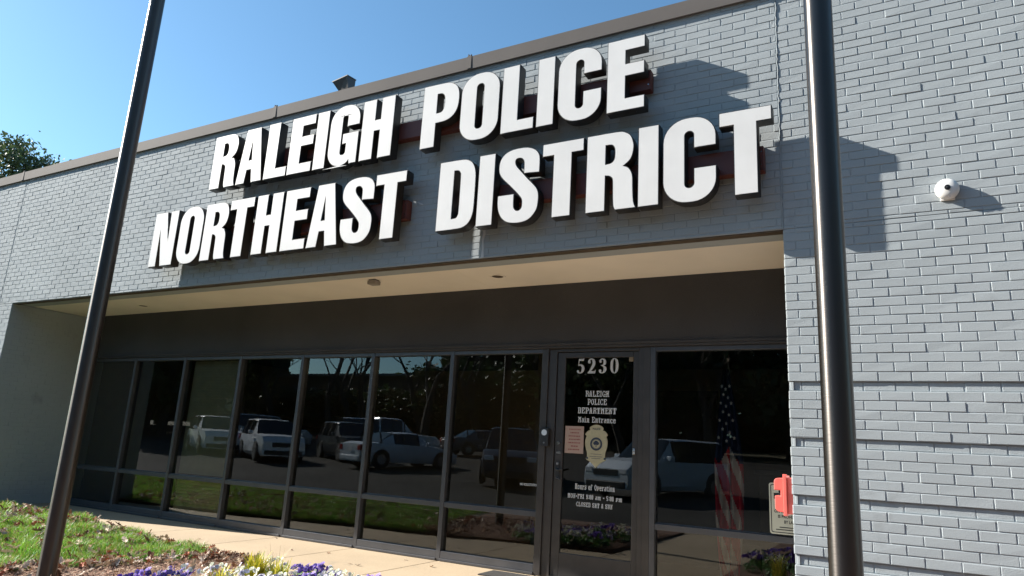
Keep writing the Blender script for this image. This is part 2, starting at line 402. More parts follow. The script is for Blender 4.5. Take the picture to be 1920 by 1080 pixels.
# ------------------------------------------------------------ storefront
FY, GY = 1.215, 1.27
left_edges = [-11.76, -10.56, -9.365, -8.165, -6.965, -5.765, -4.575, -3.377]
def member(mb, x0, x1, z0, z1, y0=FY, y1=FY + .11): mb.box(x0, x1, y0, y1, z0, z1)
def window(x0, x1, kind='w', sill=True):
    """bay between x0 (left edge of its left mullion) and x1 (left edge of the next one)"""
    f = MB(); mw = .052
    member(f, x0, x0 + mw, GZ + .005, 1.098)
    member(f, x0 + mw + .0005, x1 - .0005, 1.052, 1.098, FY + .004)
    member(f, x0 + mw + .0005, x1 - .0005, -.655, -.60, FY + .006); member(f, x0 + mw + .0005, x1 - .0005, -.598, -.59, FY + .03)
    member(f, x0 + mw + .0005, x1 - .0005, GZ + .004, GZ + .03, FY - .012); member(f, x0 + mw + .0005, x1 - .0005, GZ + .0305, GZ + .105, FY + .002)
    o = f.build('window', M['alu'], bld, bevel=.003)
    for z0, z1 in ((GZ + .10, -.65), (-.595, 1.06)):
        g = MB(); g.add([(x0 + .03, GY, z0), (x1 + .02, GY, z0), (x1 + .02, GY, z1), (x0 + .03, GY, z1)], [(0, 1, 2, 3)])
        g.build('pane', M['glass'], o, fix=False)
    return o
window(XL, left_edges[1])
for a, c in zip(left_edges[1:-1], left_edges[2:]): window(a, c)
window(-2.165, XJ)
jb = MB()
member(jb, -3.377, -3.30, GZ + .004, 1.098); member(jb, -3.299, -3.205, GZ + .004, 1.098, FY + .018); 
member(jb, -2.289, -2.235, GZ + .004, 1.098, FY + .012); member(jb, -2.234, -2.166, GZ + .004, 1.098, FY)
member(jb, -3.204, -2.29, 1.062, 1.098, FY + .01); member(jb, -3.204, -2.29, GZ + .001, GZ + .016, FY - .03)
jb.build('door_frame', M['aludark'], bld, bevel=.003)
# door leaf
dr = MB(); dy = FY + .03
X0, X1 = -3.2, -2.293
for bx in ((X0, -3.108, GZ + .018, 1.058), (-2.352, X1, GZ + .018, 1.058), (-3.1075, -2.3525, 1.0, 1.058), (-3.1075, -2.3525, GZ + .018, -.975)):
    dr.box(bx[0], bx[1], dy, dy + .045, bx[2], bx[3])
door = dr.build('entrance_door', M['aludark'], bld, bevel=.004)
g = MB(); g.add([(-3.11, dy + .02, -.98), (-2.35, dy + .02, -.98), (-2.35, dy + .02, 1.01), (-3.11, dy + .02, 1.01)], [(0, 1, 2, 3)]); g.build('pane', M['glass'], door, fix=False)
for z_, rr_ in ((.105, .020), (-.105, .017)):
    hw = MB(); hw.lathe([(.0, -.014), (rr_ - .002, -.014), (rr_, 0.)], (-3.155, dy - .002, z_), 'y', 20); hw.build('lock_cylinder', M['chrome'], door, smooth=True)
hw = MB(); hw.box(-3.178, -3.128, dy - .004, dy - .0005, -.005, .018); hw.build('lock_indicator', M['chrome'], door)
hn = MB(); hn.tube([(-3.155, dy, -.16), (-3.155, dy - .05, -.16), (-3.13, dy - .055, -.17), (-3.075, dy - .055, -.155)], [.011, .011, .010, .008], 12)
hn.box(-3.175, -3.135, dy - .006, dy - .0005, -.27, -.075); hn.tube([(-3.155, dy - .005, -.245), (-3.155, dy - .03, -.245), (-3.10, dy - .045, -.262)], .008, 10)
hn.build('handle', M['dark'], door, smooth=True)
lt = MB(); lt.box(-2.345, -2.318, dy - .014, dy - .0005, .03, .085); lt.box(-2.338, -2.325, dy - .02, dy - .0145, .045, .07); lt.build('latch_guard', M['chrome'], door, bevel=.003)
GYD = dy + .0175

SLAB = {  # slab-serif poster capitals and small letters, drawn on a fine grid: rows from the top, # = vinyl
'R': '######. .##..## .##..## .#####. .##.##. .##..## .##..## ###..##', 'A': '..###.. ..###.. .##.##. .##.##. .#####. .##.##. .##.##. ###.###',
'L': '####... .##.... .##.... .##.... .##.... .##...# .##..## #######', 'E': '####### .##..## .##...# .####.. .##.... .##...# .##..## #######',
'I': '#### .##. .##. .##. .##. .##. .##. ####', 'G': '..####. .##..## ##....# ##..... ##..### ##...## .##..## ..#####',
'H': '###.### .##.##. .##.##. .#####. .##.##. .##.##. .##.##. ###.###', 'P': '######. .##..## .##..## .##..## .#####. .##.... .##.... ####...',
'O': '..###.. .##.##. ##...## ##...## ##...## ##...## .##.##. ..###..', 'C': '..####. .##..## ##....# ##..... ##..... ##....# .##..## ..####.',
'D': '######. .##..## .##..## .##..## .##..## .##..## .##..## ######.', 'T': '####### #.###.# #.###.# ..###.. ..###.. ..###.. ..###.. .#####.',
'M': '###..### .###### .######. .##.###. .##..##. .##..##. .##..##. ###..###', 'N': '###.### .##..#. .###.#. .####.. .##.##. .##.##. .##..#. ###.##.',
'S': '.####.# ##..### ##....# .####.. ..####. #....## ###..## #.####.', 'U': '###.### .##.##. .##.##. .##.##. .##.##. .##.##. .##.##. ..###..',
'F': '####### .##..## .##...# .####.. .##.... .##.... .##.... ####...', '&': '..###.. .##.##. .##.##. ..###.. .##.#.# ##.###. ##..##. .###.##',
'0': '.###. ##.## ##.## ##.## ##.## ##.## ##.## .###.', '5': '##### ##... ##... ####. ..### ...## ##.## .###.', '9': '.###. ##.## ##.## ##.## .#### ...## ##.## .###.',
':': '... .## .## ... ... .## .## ...', '-': '.... .... .... #### #### .... .... ....', ' ': '.... .... .... .... .... .... .... ....',
'a': '...... ...... .####. ....## .##### ##..## ##..## .###.#', 'i': '.##. .... ###. .##. .##. .##. .##. ####', 'n': '....... ....... ######. .##.##. .##.##. .##.##. .##.##. ###.###',
't': '..... .##.. ##### .##.. .##.. .##.. .##.# ..##.', 'r': '...... ...... ###.## .####. .##... .##... .##... ####..', 'c': '...... ...... .####. ##..## ##.... ##.... ##..## .####.',
'e': '...... ...... .####. ##..## ###### ##.... ##..## .####.', 'u': '....... ....... ###.### .##.##. .##.##. .##.##. .##.##. ..###.#', 's': '...... ...... .##### ##...# .####. ..#### #...## #####.',
'o': '...... ...... .####. ##..## ##..## ##..## ##..## .####.', 'f': '..###. .##.## .##... ####.. .##... .##... .##... ####..', 'p': '....... ....... ######. .##..## .##..## .#####. .##.... ####...',
'm': '.......... .......... ########## .##.##.##. .##.##.##. .##.##.##. .##.##.##. ###.##.###'}
def slab_text(name, text, m, h, cx_, y, z, width, parent):
    """one line of painted slab lettering, h = cap height, standing in XZ"""
    cols_ = []; x = 0; q = MB()
    for ch in text:
        rows_ = SLAB[ch].split(); cols_.append((x, rows_)); x += len(rows_[0]) + 1
    u = width / (x - 1); v = h / 8
    for gx, rows_ in cols_:
        for j, row in enumerate(rows_):
            i = 0
            while i < len(row):
                if row[i] == '#':
                    k = i
                    while k < len(row) and row[k] == '#': k += 1
                    a, b_ = cx_ - width / 2 + (gx + i) * u, cx_ - width / 2 + (gx + k) * u; z1 = z + h - j * v
                    q.add([(a, y, z1 - v), (b_, y, z1 - v), (b_, y, z1), (a, y, z1)], [(0, 1, 2, 3)]); i = k
                else: i += 1
    o = q.build(name, m, parent, fix=False)
    bm = bmesh.new(); bm.from_mesh(o.data); bmesh.ops.remove_doubles(bm, verts=bm.verts, dist=1e-5); bm.to_mesh(o.data); bm.free(); return o
# door lettering
def stroke_digits():
    d5 = [[(.0, .15, 1), (.01, .10), (.06, .03), (.17, .0), (.32, .03), (.43, .13), (.47, .29), (.43, .44), (.33, .53), (.2, .56), (.13, .545), (.16, .76, 1), (.42, .76, 1), (.45, .93, 1), (.43, .93, 1), (.40, .90), (.34, .89), (.12, .89, 1), (.08, .44, 1), (.15, .47), (.22, .46), (.29, .40), (.30, .28), (.27, .13), (.19, .06), (.13, .07), (.15, .13), (.12, .19), (.05, .20)]]
    d2 = [[(.0, .0, 1), (.45, .0, 1), (.49, .22, 1), (.46, .22, 1), (.43, .16), (.38, .14), (.2, .14, 1), (.30, .27), (.40, .42), (.45, .56), (.45, .70), (.39, .83), (.25, .90), (.11, .88), (.03, .80), (.0, .70), (.03, .62), (.1, .60), (.16, .64), (.16, .71), (.13, .78), (.18, .83), (.25, .80), (.28, .69), (.27, .55), (.20, .38), (.1, .18), (.0, .05)]]
    d3 = [[(.0, .14, 1), (.04, .05), (.15, .0), (.30, .02), (.42, .12), (.46, .26), (.42, .39), (.31, .46), (.40, .54), (.43, .67), (.38, .82), (.24, .90), (.09, .86), (.02, .76), (.03, .67), (.1, .63), (.16, .68), (.14, .77), (.2, .83), (.26, .78), (.27, .66), (.24, .54), (.15, .49), (.10, .485, 1), (.10, .45, 1), (.17, .45), (.26, .38), (.28, .25), (.26, .11), (.19, .06), (.14, .1), (.16, .18), (.1, .24), (.02, .21)]]
    d0 = [[(.25, .0), (.38, .05), (.47, .2), (.49, .45), (.47, .70), (.38, .85), (.25, .90), (.12, .85), (.03, .70), (.01, .45), (.03, .2), (.12, .05)],
          [(.25, .05), (.2, .1), (.175, .25), (.17, .45), (.175, .65), (.2, .8), (.25, .85), (.3, .8), (.325, .65), (.33, .45), (.325, .25), (.3, .1)]]
    return [d5, d2, d3, d0]
for i, dg in enumerate(stroke_digits()):
    lp = [smooth_loop([((q[0] * .185) + -2.985 + i * .125, q[1] * .175 + .835) + tuple(q[2:]) for q in l], 3) for l in dg]
    curve_mesh('door_number', lp, M['decal'], .0012, GYD - .0006, door)
yt = GYD - .0006; cx = -2.745
for s_, z_, h_, w_ in (('RALEIGH', .592, .083, .262), ('POLICE', .508, .083, .21), ('DEPARTMENT', .418, .083, .425), ('Main Entrance', .326, .078, .415)):
    slab_text('door_lettering', s_, M['decal'], h_ * .74, cx, yt, z_, w_, door)
for s_, z_, h_, w_ in (('Hours of Operation', -.345, .074, .43), ('MON-FRI 9:00 am - 5:00 pm', -.436, .062, .585), ('CLOSED SAT & SUN', -.512, .060, .39)):
    slab_text('door_lettering', s_, M['decal'], h_ * .74, cx - .002, yt, z_, w_, door)
# badge
bx, bz = -2.742, .085
sh = [(0, -.212, 1), (.045, -.165), (.085, -.14, 1), (.10, -.135), (.112, -.12, 1), (.098, -.10, 1), (.10, -.06), (.118, 0), (.122, .06), (.108, .105, 1), (.125, .12, 1), (.098, .155), (.07, .165, 1), (.075, .19), (.045, .212), (0, .222)]
loop = smooth_loop(sh + [(-a[0], *a[1:]) for a in sh[-2:0:-1]], 4)
badge = curve_mesh('badge_emblem', [loop], M['gold'], .0014, GYD - .0007, door, x0=bx, z0=bz)
def ring(name, r0, r1, m, y, seg=32):
    lp = [[(r1 * math.cos(t * 2 * math.pi / seg), r1 * math.sin(t * 2 * math.pi / seg)) for t in range(seg)]]
    if r0: lp.append([(r0 * math.cos(t * 2 * math.pi / seg), r0 * math.sin(t * 2 * math.pi / seg)) for t in range(seg)])
    return curve_mesh(name, lp, m, .0008, y, door, x0=bx, z0=bz + .028)
ring('badge_seal', 0, .066, M['navy'], GYD - .0019); ring('badge_ring', .044, .047, M['gold'], GYD - .0028); ring('badge_disc', 0, .041, M['gold'], GYD - .0028)
tr_ = [(-.004, -.032), (.004, -.032), (.005, -.008), (.014, -.014), (.03, -.004), (.032, .008), (.022, .02), (.008, .03), (-.008, .03), (-.022, .02), (-.032, .008), (-.03, -.004), (-.014, -.014), (-.005, -.008)]
curve_mesh('badge_tree', [smooth_loop(tr_, 3)], M['navy'], .0008, GYD - .0038, door, x0=bx, z0=bz + .030)
text_mesh('badge_lettering', 'POLICE', M['navy'], .026, bx, GYD - .002, bz + .17, door, width=.085, offset=.0006, align='CENTER', depth=.0008)
dt = MB()
for a, c, z_ in ((-.06, .06, -.075), (-.07, .07, -.10), (-.05, .05, -.118)): dt.box(bx + a, bx + c, GYD - .0022, GYD - .0016, bz + z_, bz + z_ + .004)
dt.box(bx - .105, bx - .085, GYD - .0022, GYD - .0016, bz - .125, bz - .105); dt.box(bx + .085, bx + .105, GYD - .0022, GYD - .0016, bz - .125, bz - .105)
dt.build('badge_detail', M['navy'], door)
nt_ = MB(); nt_.box(-3.092, -2.882, GYD - .002, GYD - .001, .008, .285); note = nt_.build('paper_notice', M['notice'], door)
for k in range(7):
    ni = MB()
    z_ = .245 - k * .034; wd = (.12, .09, .13, .12, .14, .07, .13)[k]; x = -2.987 - wd / 2
    while x < -2.987 + wd / 2:
        l_ = random.uniform(.008, .024); ni.box(x, x + l_, GYD - .0029, GYD - .0023, z_, z_ + .012); x += l_ + .006
    ni.build('notice_ink', M['noticeink'], door)
stk = MB(); stk.box(-2.405, -2.36, GYD - .002, GYD - .001, .955, 1.0); stk.build('small_sticker', M['inwall'], door)
ns = empty('window_lettering'); ns.parent = bld
text_mesh('white_text', 'NO SOLICITATION', M['decal'], .034, -3.602, GY - .002, -.352, ns, width=.215, offset=.001)

# ------------------------------------------------------------ interior seen through the glass
inn = empty('lobby_interior'); inn.parent = bld
i1 = MB(); i1.box(XL, XJ, 6.2, 6.4, GZ, 1.6); i1.box(-12.3, XL, 1.61, 6.4, GZ, 1.6); i1.box(XJ, XJ + .3, 1.61, 6.4, GZ, 1.6)
i1.box(-4.02, -3.88, 2.4, 6.2, GZ, 1.6); i1.build('inner_wall', M['inwall'], inn)
i2 = MB(); i2.box(XL, XJ, 1.34, 6.2, GZ - .02, GZ + .005); i2.build('inner_floor', M['infloor'], inn)
i3 = MB(); i3.box(XL, XJ, 1.4, 6.2, 1.5, 1.56); i3.build('inner_ceiling', M['indark'], inn)
i4 = MB(); i4.box(-2.75, -2.72, 3.2, 3.26, GZ, .85); i4.box(-1.98, -1.95, 3.2, 3.26, GZ, .85); i4.box(-2.72, -1.98, 3.2, 3.26, .78, .85)
i4.box(-2.72, -1.98, 3.24, 3.26, GZ, .78); i4.build('inner_door', M['indark'], inn)
i5 = MB(); i5.box(-1.30, -1.0, 2.1, 2.6, GZ, -.1); i5.box(-1.33, -.97, 2.05, 2.65, -.1, -.05); i5.build('pedestal', M['indark'], inn, bevel=.005)
bl = MB(); n = 40
for k in range(n):
    z0 = -.58 + k * (1.63 / n); bl.add([(-9.29, 1.36, z0), (-8.17, 1.36, z0), (-8.17, 1.368, z0 + 1.63 / n), (-9.29, 1.368, z0 + 1.63 / n)], [(0, 1, 2, 3)])
for k in range(12):
    z0 = GZ + .1 + k * .043; bl.add([(-9.29, 1.36, z0), (-8.17, 1.36, z0), (-8.17, 1.368, z0 + .04), (-9.29, 1.368, z0 + .04)], [(0, 1, 2, 3)])
bl.build('window_blind', M['blind'], inn)
ft = MB()
for k in range(5): ft.box(-5.05, -4.05, 3.35 + k * .13, 3.39 + k * .13, 1.455, 1.475)
ft.build('ceiling_light_tubes', M['tube'], inn)
fx = MB(); fx.box(-5.1, -4.0, 3.3, 3.95, 1.48, 1.50); fx.build('light_fixture', M['white'], inn)

# flag on a staff inside the right-hand window
flag = empty('indoor_flag', 'furled stars and stripes flag hanging on a staff behind the window right of the door', 'flag', loc=(0, 0, 0))
fm = bpy.data.materials.new('flag_cloth'); fm.use_nodes = True; b = fm.node_tree.nodes['Principled BSDF']; b.inputs['Roughness'].default_value = .7
N = fm.node_tree.nodes; L = fm.node_tree.links
vc = N.new('ShaderNodeVertexColor'); vc.layer_name = 'col'; L.new(vc.outputs[0], b.inputs['Base Color'])
V = []; F = []; cols = []; nu, nv = 64, 90
cxl = -1.535; ztop, zbot = .93, -1.12
def fw(v): return .03 + .115 * min(1, v / .45) ** .9 - .02 * max(0, (v - .5)) - .045 * max(0, (v - .72)) / .28
for j in range(nv + 1):
    v = j / nv; hw_ = fw(v)
    for i in range(nu + 1):
        u = i / nu; fold = math.sin(u * 5.2 * math.pi + 1.2 * v) * (.018 + .02 * v) + .01 * math.sin(u * 13 + 5 * v)
        V.append((cxl + (u - .5) * 2 * hw_ + .02 * math.sin(2.6 * v), 1.72 + fold, ztop + (zbot - ztop) * v))
for j in range(nv):
    for i in range(nu):
        a = j * (nu + 1) + i; F.append((a, a + 1, a + nu + 2, a + nu + 1))
        u, v = i / nu, j / nv
        if v < .40 + .03 * math.sin(u * 9) + .06 * abs(u - .5): cols.append((.016, .026, .075))
        else:
            s_ = (u * 2.0 - v * 4.4 + (.42 if u > .52 else 0)) % 1.0
            cols.append((.50, .015, .03) if s_ < .58 else (.62, .57, .53))
fo = np_mesh('flag_cloth', V, F, fm, flag, np.array(cols)); fo.data.shade_smooth()
sm = MB()
for j, z_ in enumerate(np.arange(.72, .14, -.085)):
    for i in (-1, 0, 1):
        hw_ = fw((ztop - z_) / (ztop - zbot)); x = cxl + .012 + i * hw_ * .62 + (.03 if j % 2 else 0) * (hw_ / .1); zc = z_ + (.03 if i else 0)
        if abs(x - cxl) > hw_: continue
        pts = []
        for k in range(10):
            r_ = .021 if k % 2 == 0 else .009; t = math.pi / 2 + k * math.pi / 5; pts.append((x + r_ * math.cos(t) * .75, zc + r_ * math.sin(t)))
        sm = MB(); sm.prism(pts, 1.652, 1.656); sm.build('star', M['white'], flag)
ps = MB(); ps.tube([(-1.50, 1.78, GZ + .03), (-1.52, 1.78, 1.02)], .014, 12); ps.lathe([(.0, 1.0), (.02, 1.01), (.03, 1.05), (.012, 1.09), (0.001, 1.13)], (-1.52, 1.78, 0), 'z', 12); ps.build('staff', M['rim'], flag, smooth=True)
bs = MB(); bs.lathe([(.17, GZ + .006), (.17, GZ + .03), (.05, GZ + .07), (.02, GZ + .1)], (-1.50, 1.78, 0), 'z', 24); bs.build('base', M['dark'], flag, smooth=True)

# ------------------------------------------------------------ big channel letters
G = {}
G['S'] = [smooth_loop([(0.274,0.474,1),(0.441,0.462,1),(0.441,0.597),(0.424,0.657),(0.382,0.702),(0.309,0.733),(0.214,0.741),(0.125,0.732),(0.059,0.703),(0.017,0.654),(0.001,0.592),(0.004,0.528),(0.022,0.483),(0.06,0.436),(0.125,0.374),(0.196,0.302),(0.238,0.255),(0.262,0.222),(0.269,0.19),(0.266,0.14),(0.246,0.117),(0.219,0.115),(0.196,0.133),(0.184,0.17),(0.182,0.284,1),(0.005,0.284,1),(0.005,0.203),(0.018,0.129),(0.051,0.063),(0.104,0.016),(0.171,-0.006),(0.259,-0.011),(0.339,0.006),(0.395,0.05),(0.432,0.11),(0.443,0.188),(0.441,0.249),(0.424,0.302),(0.384,0.353),(0.321,0.419),(0.263,0.484),(0.204,0.55),(0.183,0.591),(0.186,0.625),(0.215,0.635),(0.249,0.625),(0.269,0.598),(0.274,0.55)], 3)]
G['R'] = [smooth_loop([(0,0.73,1),(0.284,0.73),(0.361,0.712),(0.41,0.672),(0.435,0.601),(0.437,0.545),(0.424,0.481),(0.398,0.436),(0.35,0.399,1),(0.388,0.379),(0.416,0.34),(0.431,0.283),(0.434,0.175),(0.441,0.067),(0.456,0.017),(0.466,0,1),(0.273,0,1),(0.258,0.036),(0.252,0.113),(0.248,0.266),(0.239,0.3),(0.216,0.318),(0.183,0.325,1),(0.183,0,1),(0,0,1)], 3),
          smooth_loop([(0.182,0.613,1),(0.231,0.610),(0.254,0.59),(0.264,0.552),(0.262,0.485),(0.248,0.456),(0.224,0.441),(0.182,0.438,1)], 3)]
G['P'] = [smooth_loop([(0,0.73,1),(0.262,0.726),(0.35,0.71),(0.414,0.667),(0.447,0.605),(0.457,0.532),(0.453,0.444),(0.432,0.372),(0.382,0.312),(0.302,0.277),(0.184,0.271,1),(0.184,0,1),(0,0,1)], 3),
          smooth_loop([(0.184,0.607,1),(0.23,0.604),(0.263,0.58),(0.276,0.519),(0.272,0.443),(0.255,0.405),(0.228,0.39),(0.184,0.39,1)], 3)]
G['D'] = [smooth_loop([(0,0.73,1),(0.264,0.727),(0.35,0.706),(0.402,0.66),(0.431,0.585),(0.439,0.486),(0.439,0.24),(0.431,0.142),(0.402,0.068),(0.35,0.022),(0.264,0.002),(0,0,1)], 3),
          smooth_loop([(0.183,0.615,1),(0.224,0.611),(0.248,0.59),(0.257,0.534),(0.259,0.2),(0.252,0.145),(0.232,0.12),(0.183,0.117,1)], 3)]
G['A'] = [[(.092,.73),(.337,.73),(.456,0),(.275,0),(.250,.175),(.177,.175),(.155,0),(0,0)], [(.215,.54),(.238,.305),(.188,.305)]]
G['N'] = [[(0,.73),(.232,.73),(.315,.34),(.300,.73),(.458,.73),(.458,0),(.232,0),(.141,.45),(.150,0),(0,0)]]
G['H'] = [[(0,.73),(.183,.73),(.183,.472),(.256,.472),(.256,.73),(.44,.73),(.44,0),(.256,0),(.256,.335),(.183,.335),(.183,0),(0,0)]]
G['E'] = [[(0,.73),(.365,.73),(.365,.605),(.182,.605),(.182,.47),(.362,.47),(.362,.343),(.182,.343),(.182,.125),(.365,.125),(.365,0),(0,0)]]
G['T'] = [[(0,.73),(.412,.73),(.412,.605),(.298,.605),(.298,0),(.114,0),(.114,.605),(0,.605)]]
G['L'] = [[(0,.73),(.186,.73),(.186,.125),(.36,.125),(.36,0),(0,0)]]
G['I'] = [[(0,.73),(.183,.73),(.183,0),(0,0)]]
G['C'] = [fillet([(.44,.462),(.44,.742,.19),(0,.742,.2),(0,-.012,.2),(.44,-.012,.19),(.44,.285),(.257,.285),(.257,.118,.036),(.185,.118,.036),(.185,.615,.036),(.257,.615,.036),(.257,.462)], 8)]
G['O'] = [fillet([(0,.742,.2),(0,-.012,.2),(.447,-.012,.2),(.447,.742,.2)], 9), fillet([(.184,.614,.037),(.184,.117,.037),(.262,.117,.037),(.262,.614,.037)], 6)]
G['G'] = [fillet([(.44,.47),(.44,.742,.19),(0,.742,.2),(0,-.012,.2),(.30,-.012,.11),(.325,.045),(.335,0),(.44,0),(.44,.385),(.205,.385),(.205,.258),(.262,.258),(.262,.125,.036),(.188,.125,.036),(.188,.618,.036),(.257,.618,.036),(.257,.47)], 7)]
TF = .205; RET = .108
def sign(name, label, word, zb, hs, race, raise_=0):
    root = empty(name, label, 'sign')
    r0 = MB(); y0, y1 = -(TF - RET) + .001, -.0075
    r0.box(race[0], race[1], y0, y1, race[2], race[3])
    rw = r0.build('raceway', M['race'], root, bevel=.004)
    for x in (race[0] + .03, race[1] - .02):
        for z_ in (race[3] - .05, race[2] + .05):
            rv = MB(); rv.lathe([(.006, -.004), (.006, .001)], (x, y0 - .001, z_), 'y', 8); rv.build('bolt', M['chrome'], rw)
    for ch, x, wd in word:
        loops = G[ch]; gw = max(p[0] for p in loops[0]); kx = wd / gw; kz = hs / .73
        lp = [[(p[0] * kx, p[1] * kz) for p in l] for l in loops]
        case = curve_mesh('letter', lp, M['case'], RET, -TF + RET / 2 + .001, root, x0=x, z0=zb)
        case['label'] = 'letter %s with white face' % ch
        curve_mesh('letter_face', lp, M['face'], .004, -TF - .001, case, offset=-.0065, x0=x, z0=zb)
        # drainage screws under the letter
        for q in (.25, .75):
            if ch in 'OCSG': continue
            sc_ = MB(); sc_.lathe([(.004, -.006), (.004, .0)], (x + wd * q * (.4 if ch in 'TP' else 1) + (.1 if ch == 'T' else 0), -TF + .05, zb), 'z', 6); sc_.build('screw', M['chrome'], case)
    return root
sign('channel_letter_sign', 'upper row of big white letters reading RALEIGH POLICE on a rust-red raceway',
     [('R', -7.462, .468), ('A', -6.98, .452), ('L', -6.50, .372), ('E', -6.112, .378), ('I', -5.706, .184), ('G', -5.492, .435), ('H', -5.02, .442),
      ('P', -4.2, .455), ('O', -3.72, .452), ('L', -3.238, .362), ('I', -2.85, .182), ('C', -2.632, .44), ('E', -2.142, .355)], 2.977, .713, (-7.1, -1.77, 3.20, 3.395))
sign('channel_letter_sign', 'lower left row of big white letters reading NORTHEAST, beside a white paint drip',
     [('N', -8.43, .468), ('O', -7.9, .445), ('R', -7.43, .456), ('T', -6.987, .415), ('H', -6.525, .43), ('E', -6.055, .378), ('A', -5.652, .456), ('S', -5.185, .447), ('T', -4.73, .405)], 2.046, .729, (-8.1, -4.38, 2.285, 2.495))
sign('channel_letter_sign', 'lower right row of big white letters reading DISTRICT above the entrance',
     [('D', -3.912, .436), ('I', -3.447, .182), ('S', -3.222, .441), ('T', -2.76, .415), ('R', -2.316, .468), ('I', -1.838, .184), ('C', -1.62, .443), ('T', -1.155, .412)], 2.056, .729, (-3.7, -.83, 2.285, 2.495))

# ------------------------------------------------------------ fittings on the facade
dc = empty('security_camera', 'round white dome camera on the brick wall right of the tall pole', 'security camera', loc=(.392, 0, 1.978))
q = MB(); q.box(-.045, .045, -.012, 0, -.078, -.04); q.build('conduit_plate', M['white'], dc, bevel=.003)
q = MB(); q.lathe([(.060, 0.), (.062, -.012), (.074, -.014), (.076, -.022), (.074, -.042), (.066, -.054), (.045, -.063), (.022, -.067), (.001, -.068)], (0, 0, 0), 'y', 40)
q.build('housing', M['white'], dc, smooth=True)
q = MB(); q.lathe([(.019, -.062), (.019, -.074), (.014, -.075), (.013, -.071)], (.0, 0, 0), 'y', 24); q.lathe([(.009, -.068), (.009, -.075), (.004, -.077)], (0, 0, 0), 'y', 16); q.build('lens', M['dark'], dc, smooth=True)
for a in (40, 160, 280):
    q = MB(); q.lathe([(.003, -.045), (.003, -.056)], (.064 * math.cos(R(a)), 0, .064 * math.sin(R(a))), 'y', 8); q.build('screw', M['chrome'], dc)

rb = empty('red_alarm_box', 'small bright red plastic box on the brick edge beside the entrance glass', 'alarm box', loc=(XJ, .12, -.21))
q = MB(); q.box(-.04, -.0, -.075, .075, -.128, .128); q.build('back_plate', M['red'], rb, bevel=.008)
q = MB(); q.box(-.066, -.041, -.088, .088, -.142, .142); q.box(-.075, -.05, -.03, .03, .143, .15); q.build('flange', M['red'], rb, bevel=.006)
q = MB(); pr = fillet([(-.0665, .122), (-.13, .122, .03), (-.13, .035), (-.085, .035), (-.085, -.005), (-.126, -.005), (-.126, -.118, .035), (-.0665, -.118)], 6)
q.prism(pr, -.07, .07, 'xz'); q.build('cover', M['red'], rb, bevel=.004)
q = MB(); q.box(-.1, -.0855, -.06, .06, -.002, .032); q.build('window_slot', M['dark'], rb)

bel = empty('video_doorbell', 'slim dark video doorbell with a lit ring on the jamb left of the door', 'doorbell', loc=(-3.30, FY - .001, .16))
q = MB(); q.prism(fillet([(-.046, -.095, .008), (.046, -.095, .008), (.046, .095, .008), (-.046, .095, .008)], 3), -.028, 0); q.build('body', M['dark'], bel, bevel=.003)
q = MB(); q.lathe([(.018, -.029), (.031, -.029), (.031, -.033), (.018, -.033)], (0, 0, .045), 'y', 24); q.build('ring', M['led'], bel)
q = MB(); q.lathe([(.0, -.030), (.009, -.030), (.009, -.034)], (0, 0, -.06), 'y', 12); q.build('button', M['rim'], bel)

sg = empty('prohibition_sign', 'cream metal sign with black border and BY LAW wording beside the red box', 'sign', loc=(-.893, FY - .02, -.365))
q = MB(); q.prism(fillet([(-.17, -.215, .02), (.17, -.215, .02), (.17, .215, .02), (-.17, .215, .02)], 5), -.002, .0); q.build('plate', M['signcream'], sg)
o_l = fillet([(-.158, -.203, .016), (.158, -.203, .016), (.158, .203, .016), (-.158, .203, .016)], 5); i_l = fillet([(-.151, -.196, .013), (.151, -.196, .013), (.151, .196, .013), (-.151, .196, .013)], 5)
curve_mesh('border', [o_l, i_l], M['ink'], .0008, -.0028, sg)
for s_, z_, h_, w_ in (('ON THIS PROPERTY', -.035, .036, .26), ('IS PROHIBITED', -.078, .036, .2), ('BY LAW', -.122, .036, .10)):
    text_mesh('sign_lettering', s_, M['ink'], h_, 0, -.0026, z_, sg, width=w_, offset=.0012, align='CENTER', depth=.0008)
q = MB(); q.box(-.09, .09, -.003, -.0024, -.160, -.152); q.box(-.12, .12, -.003, -.0024, -.180, -.172); q.box(-.13, .13, -.003, -.0024, .08, .13); q.build('fine_print', M['ink'], sg)
q = MB(); q.box(-.16, .16, .0, .02, -.2, -.19); q.box(-.16, .16, 0, .02, .19, .2); q.build('standoff', M['chrome'], sg)

for i, (x, y, lb) in enumerate(((-9.87, .75, 'round recessed soffit light at the left end of the soffit'), (-3.70, .70, 'round recessed soffit light above the entrance door'))):
    s0 = empty('recessed_light', lb, 'ceiling light', 'recessed lights in the soffit', loc=(x, y, 1.811))
    q = MB(); q.lathe([(.062, .0), (.064, -.004), (.088, -.007), (.092, -.002), (.092, 0)], (0, 0, 0), 'z', 32); q.build('trim_ring', M['soffit'], s0, smooth=True)
    q = MB(); q.lathe([(.06, -.0015), (.045, -.001), (.001, -.001)], (0, 0, 0), 'z', 24); q.build('lamp', M['steel'], s0, smooth=True)
sb = empty('soffit_camera', 'small boxy grey camera under the soffit left of the seam', 'security camera', loc=(-5.18, .44, 1.811))
q = MB(); q.prism(fillet([(-.06, -.052, .012), (.06, -.052, .012), (.06, .052, .012), (-.06, .052, .012)], 3), -.055, -.012, 'xy'); q.build('housing', mat('grey_plastic', (.28, .25, .21), .5), sb, bevel=.004)
q = MB(); q.box(-.045, .045, -.04, .04, -.0115, 0); q.build('mount', M['dark'], sb)

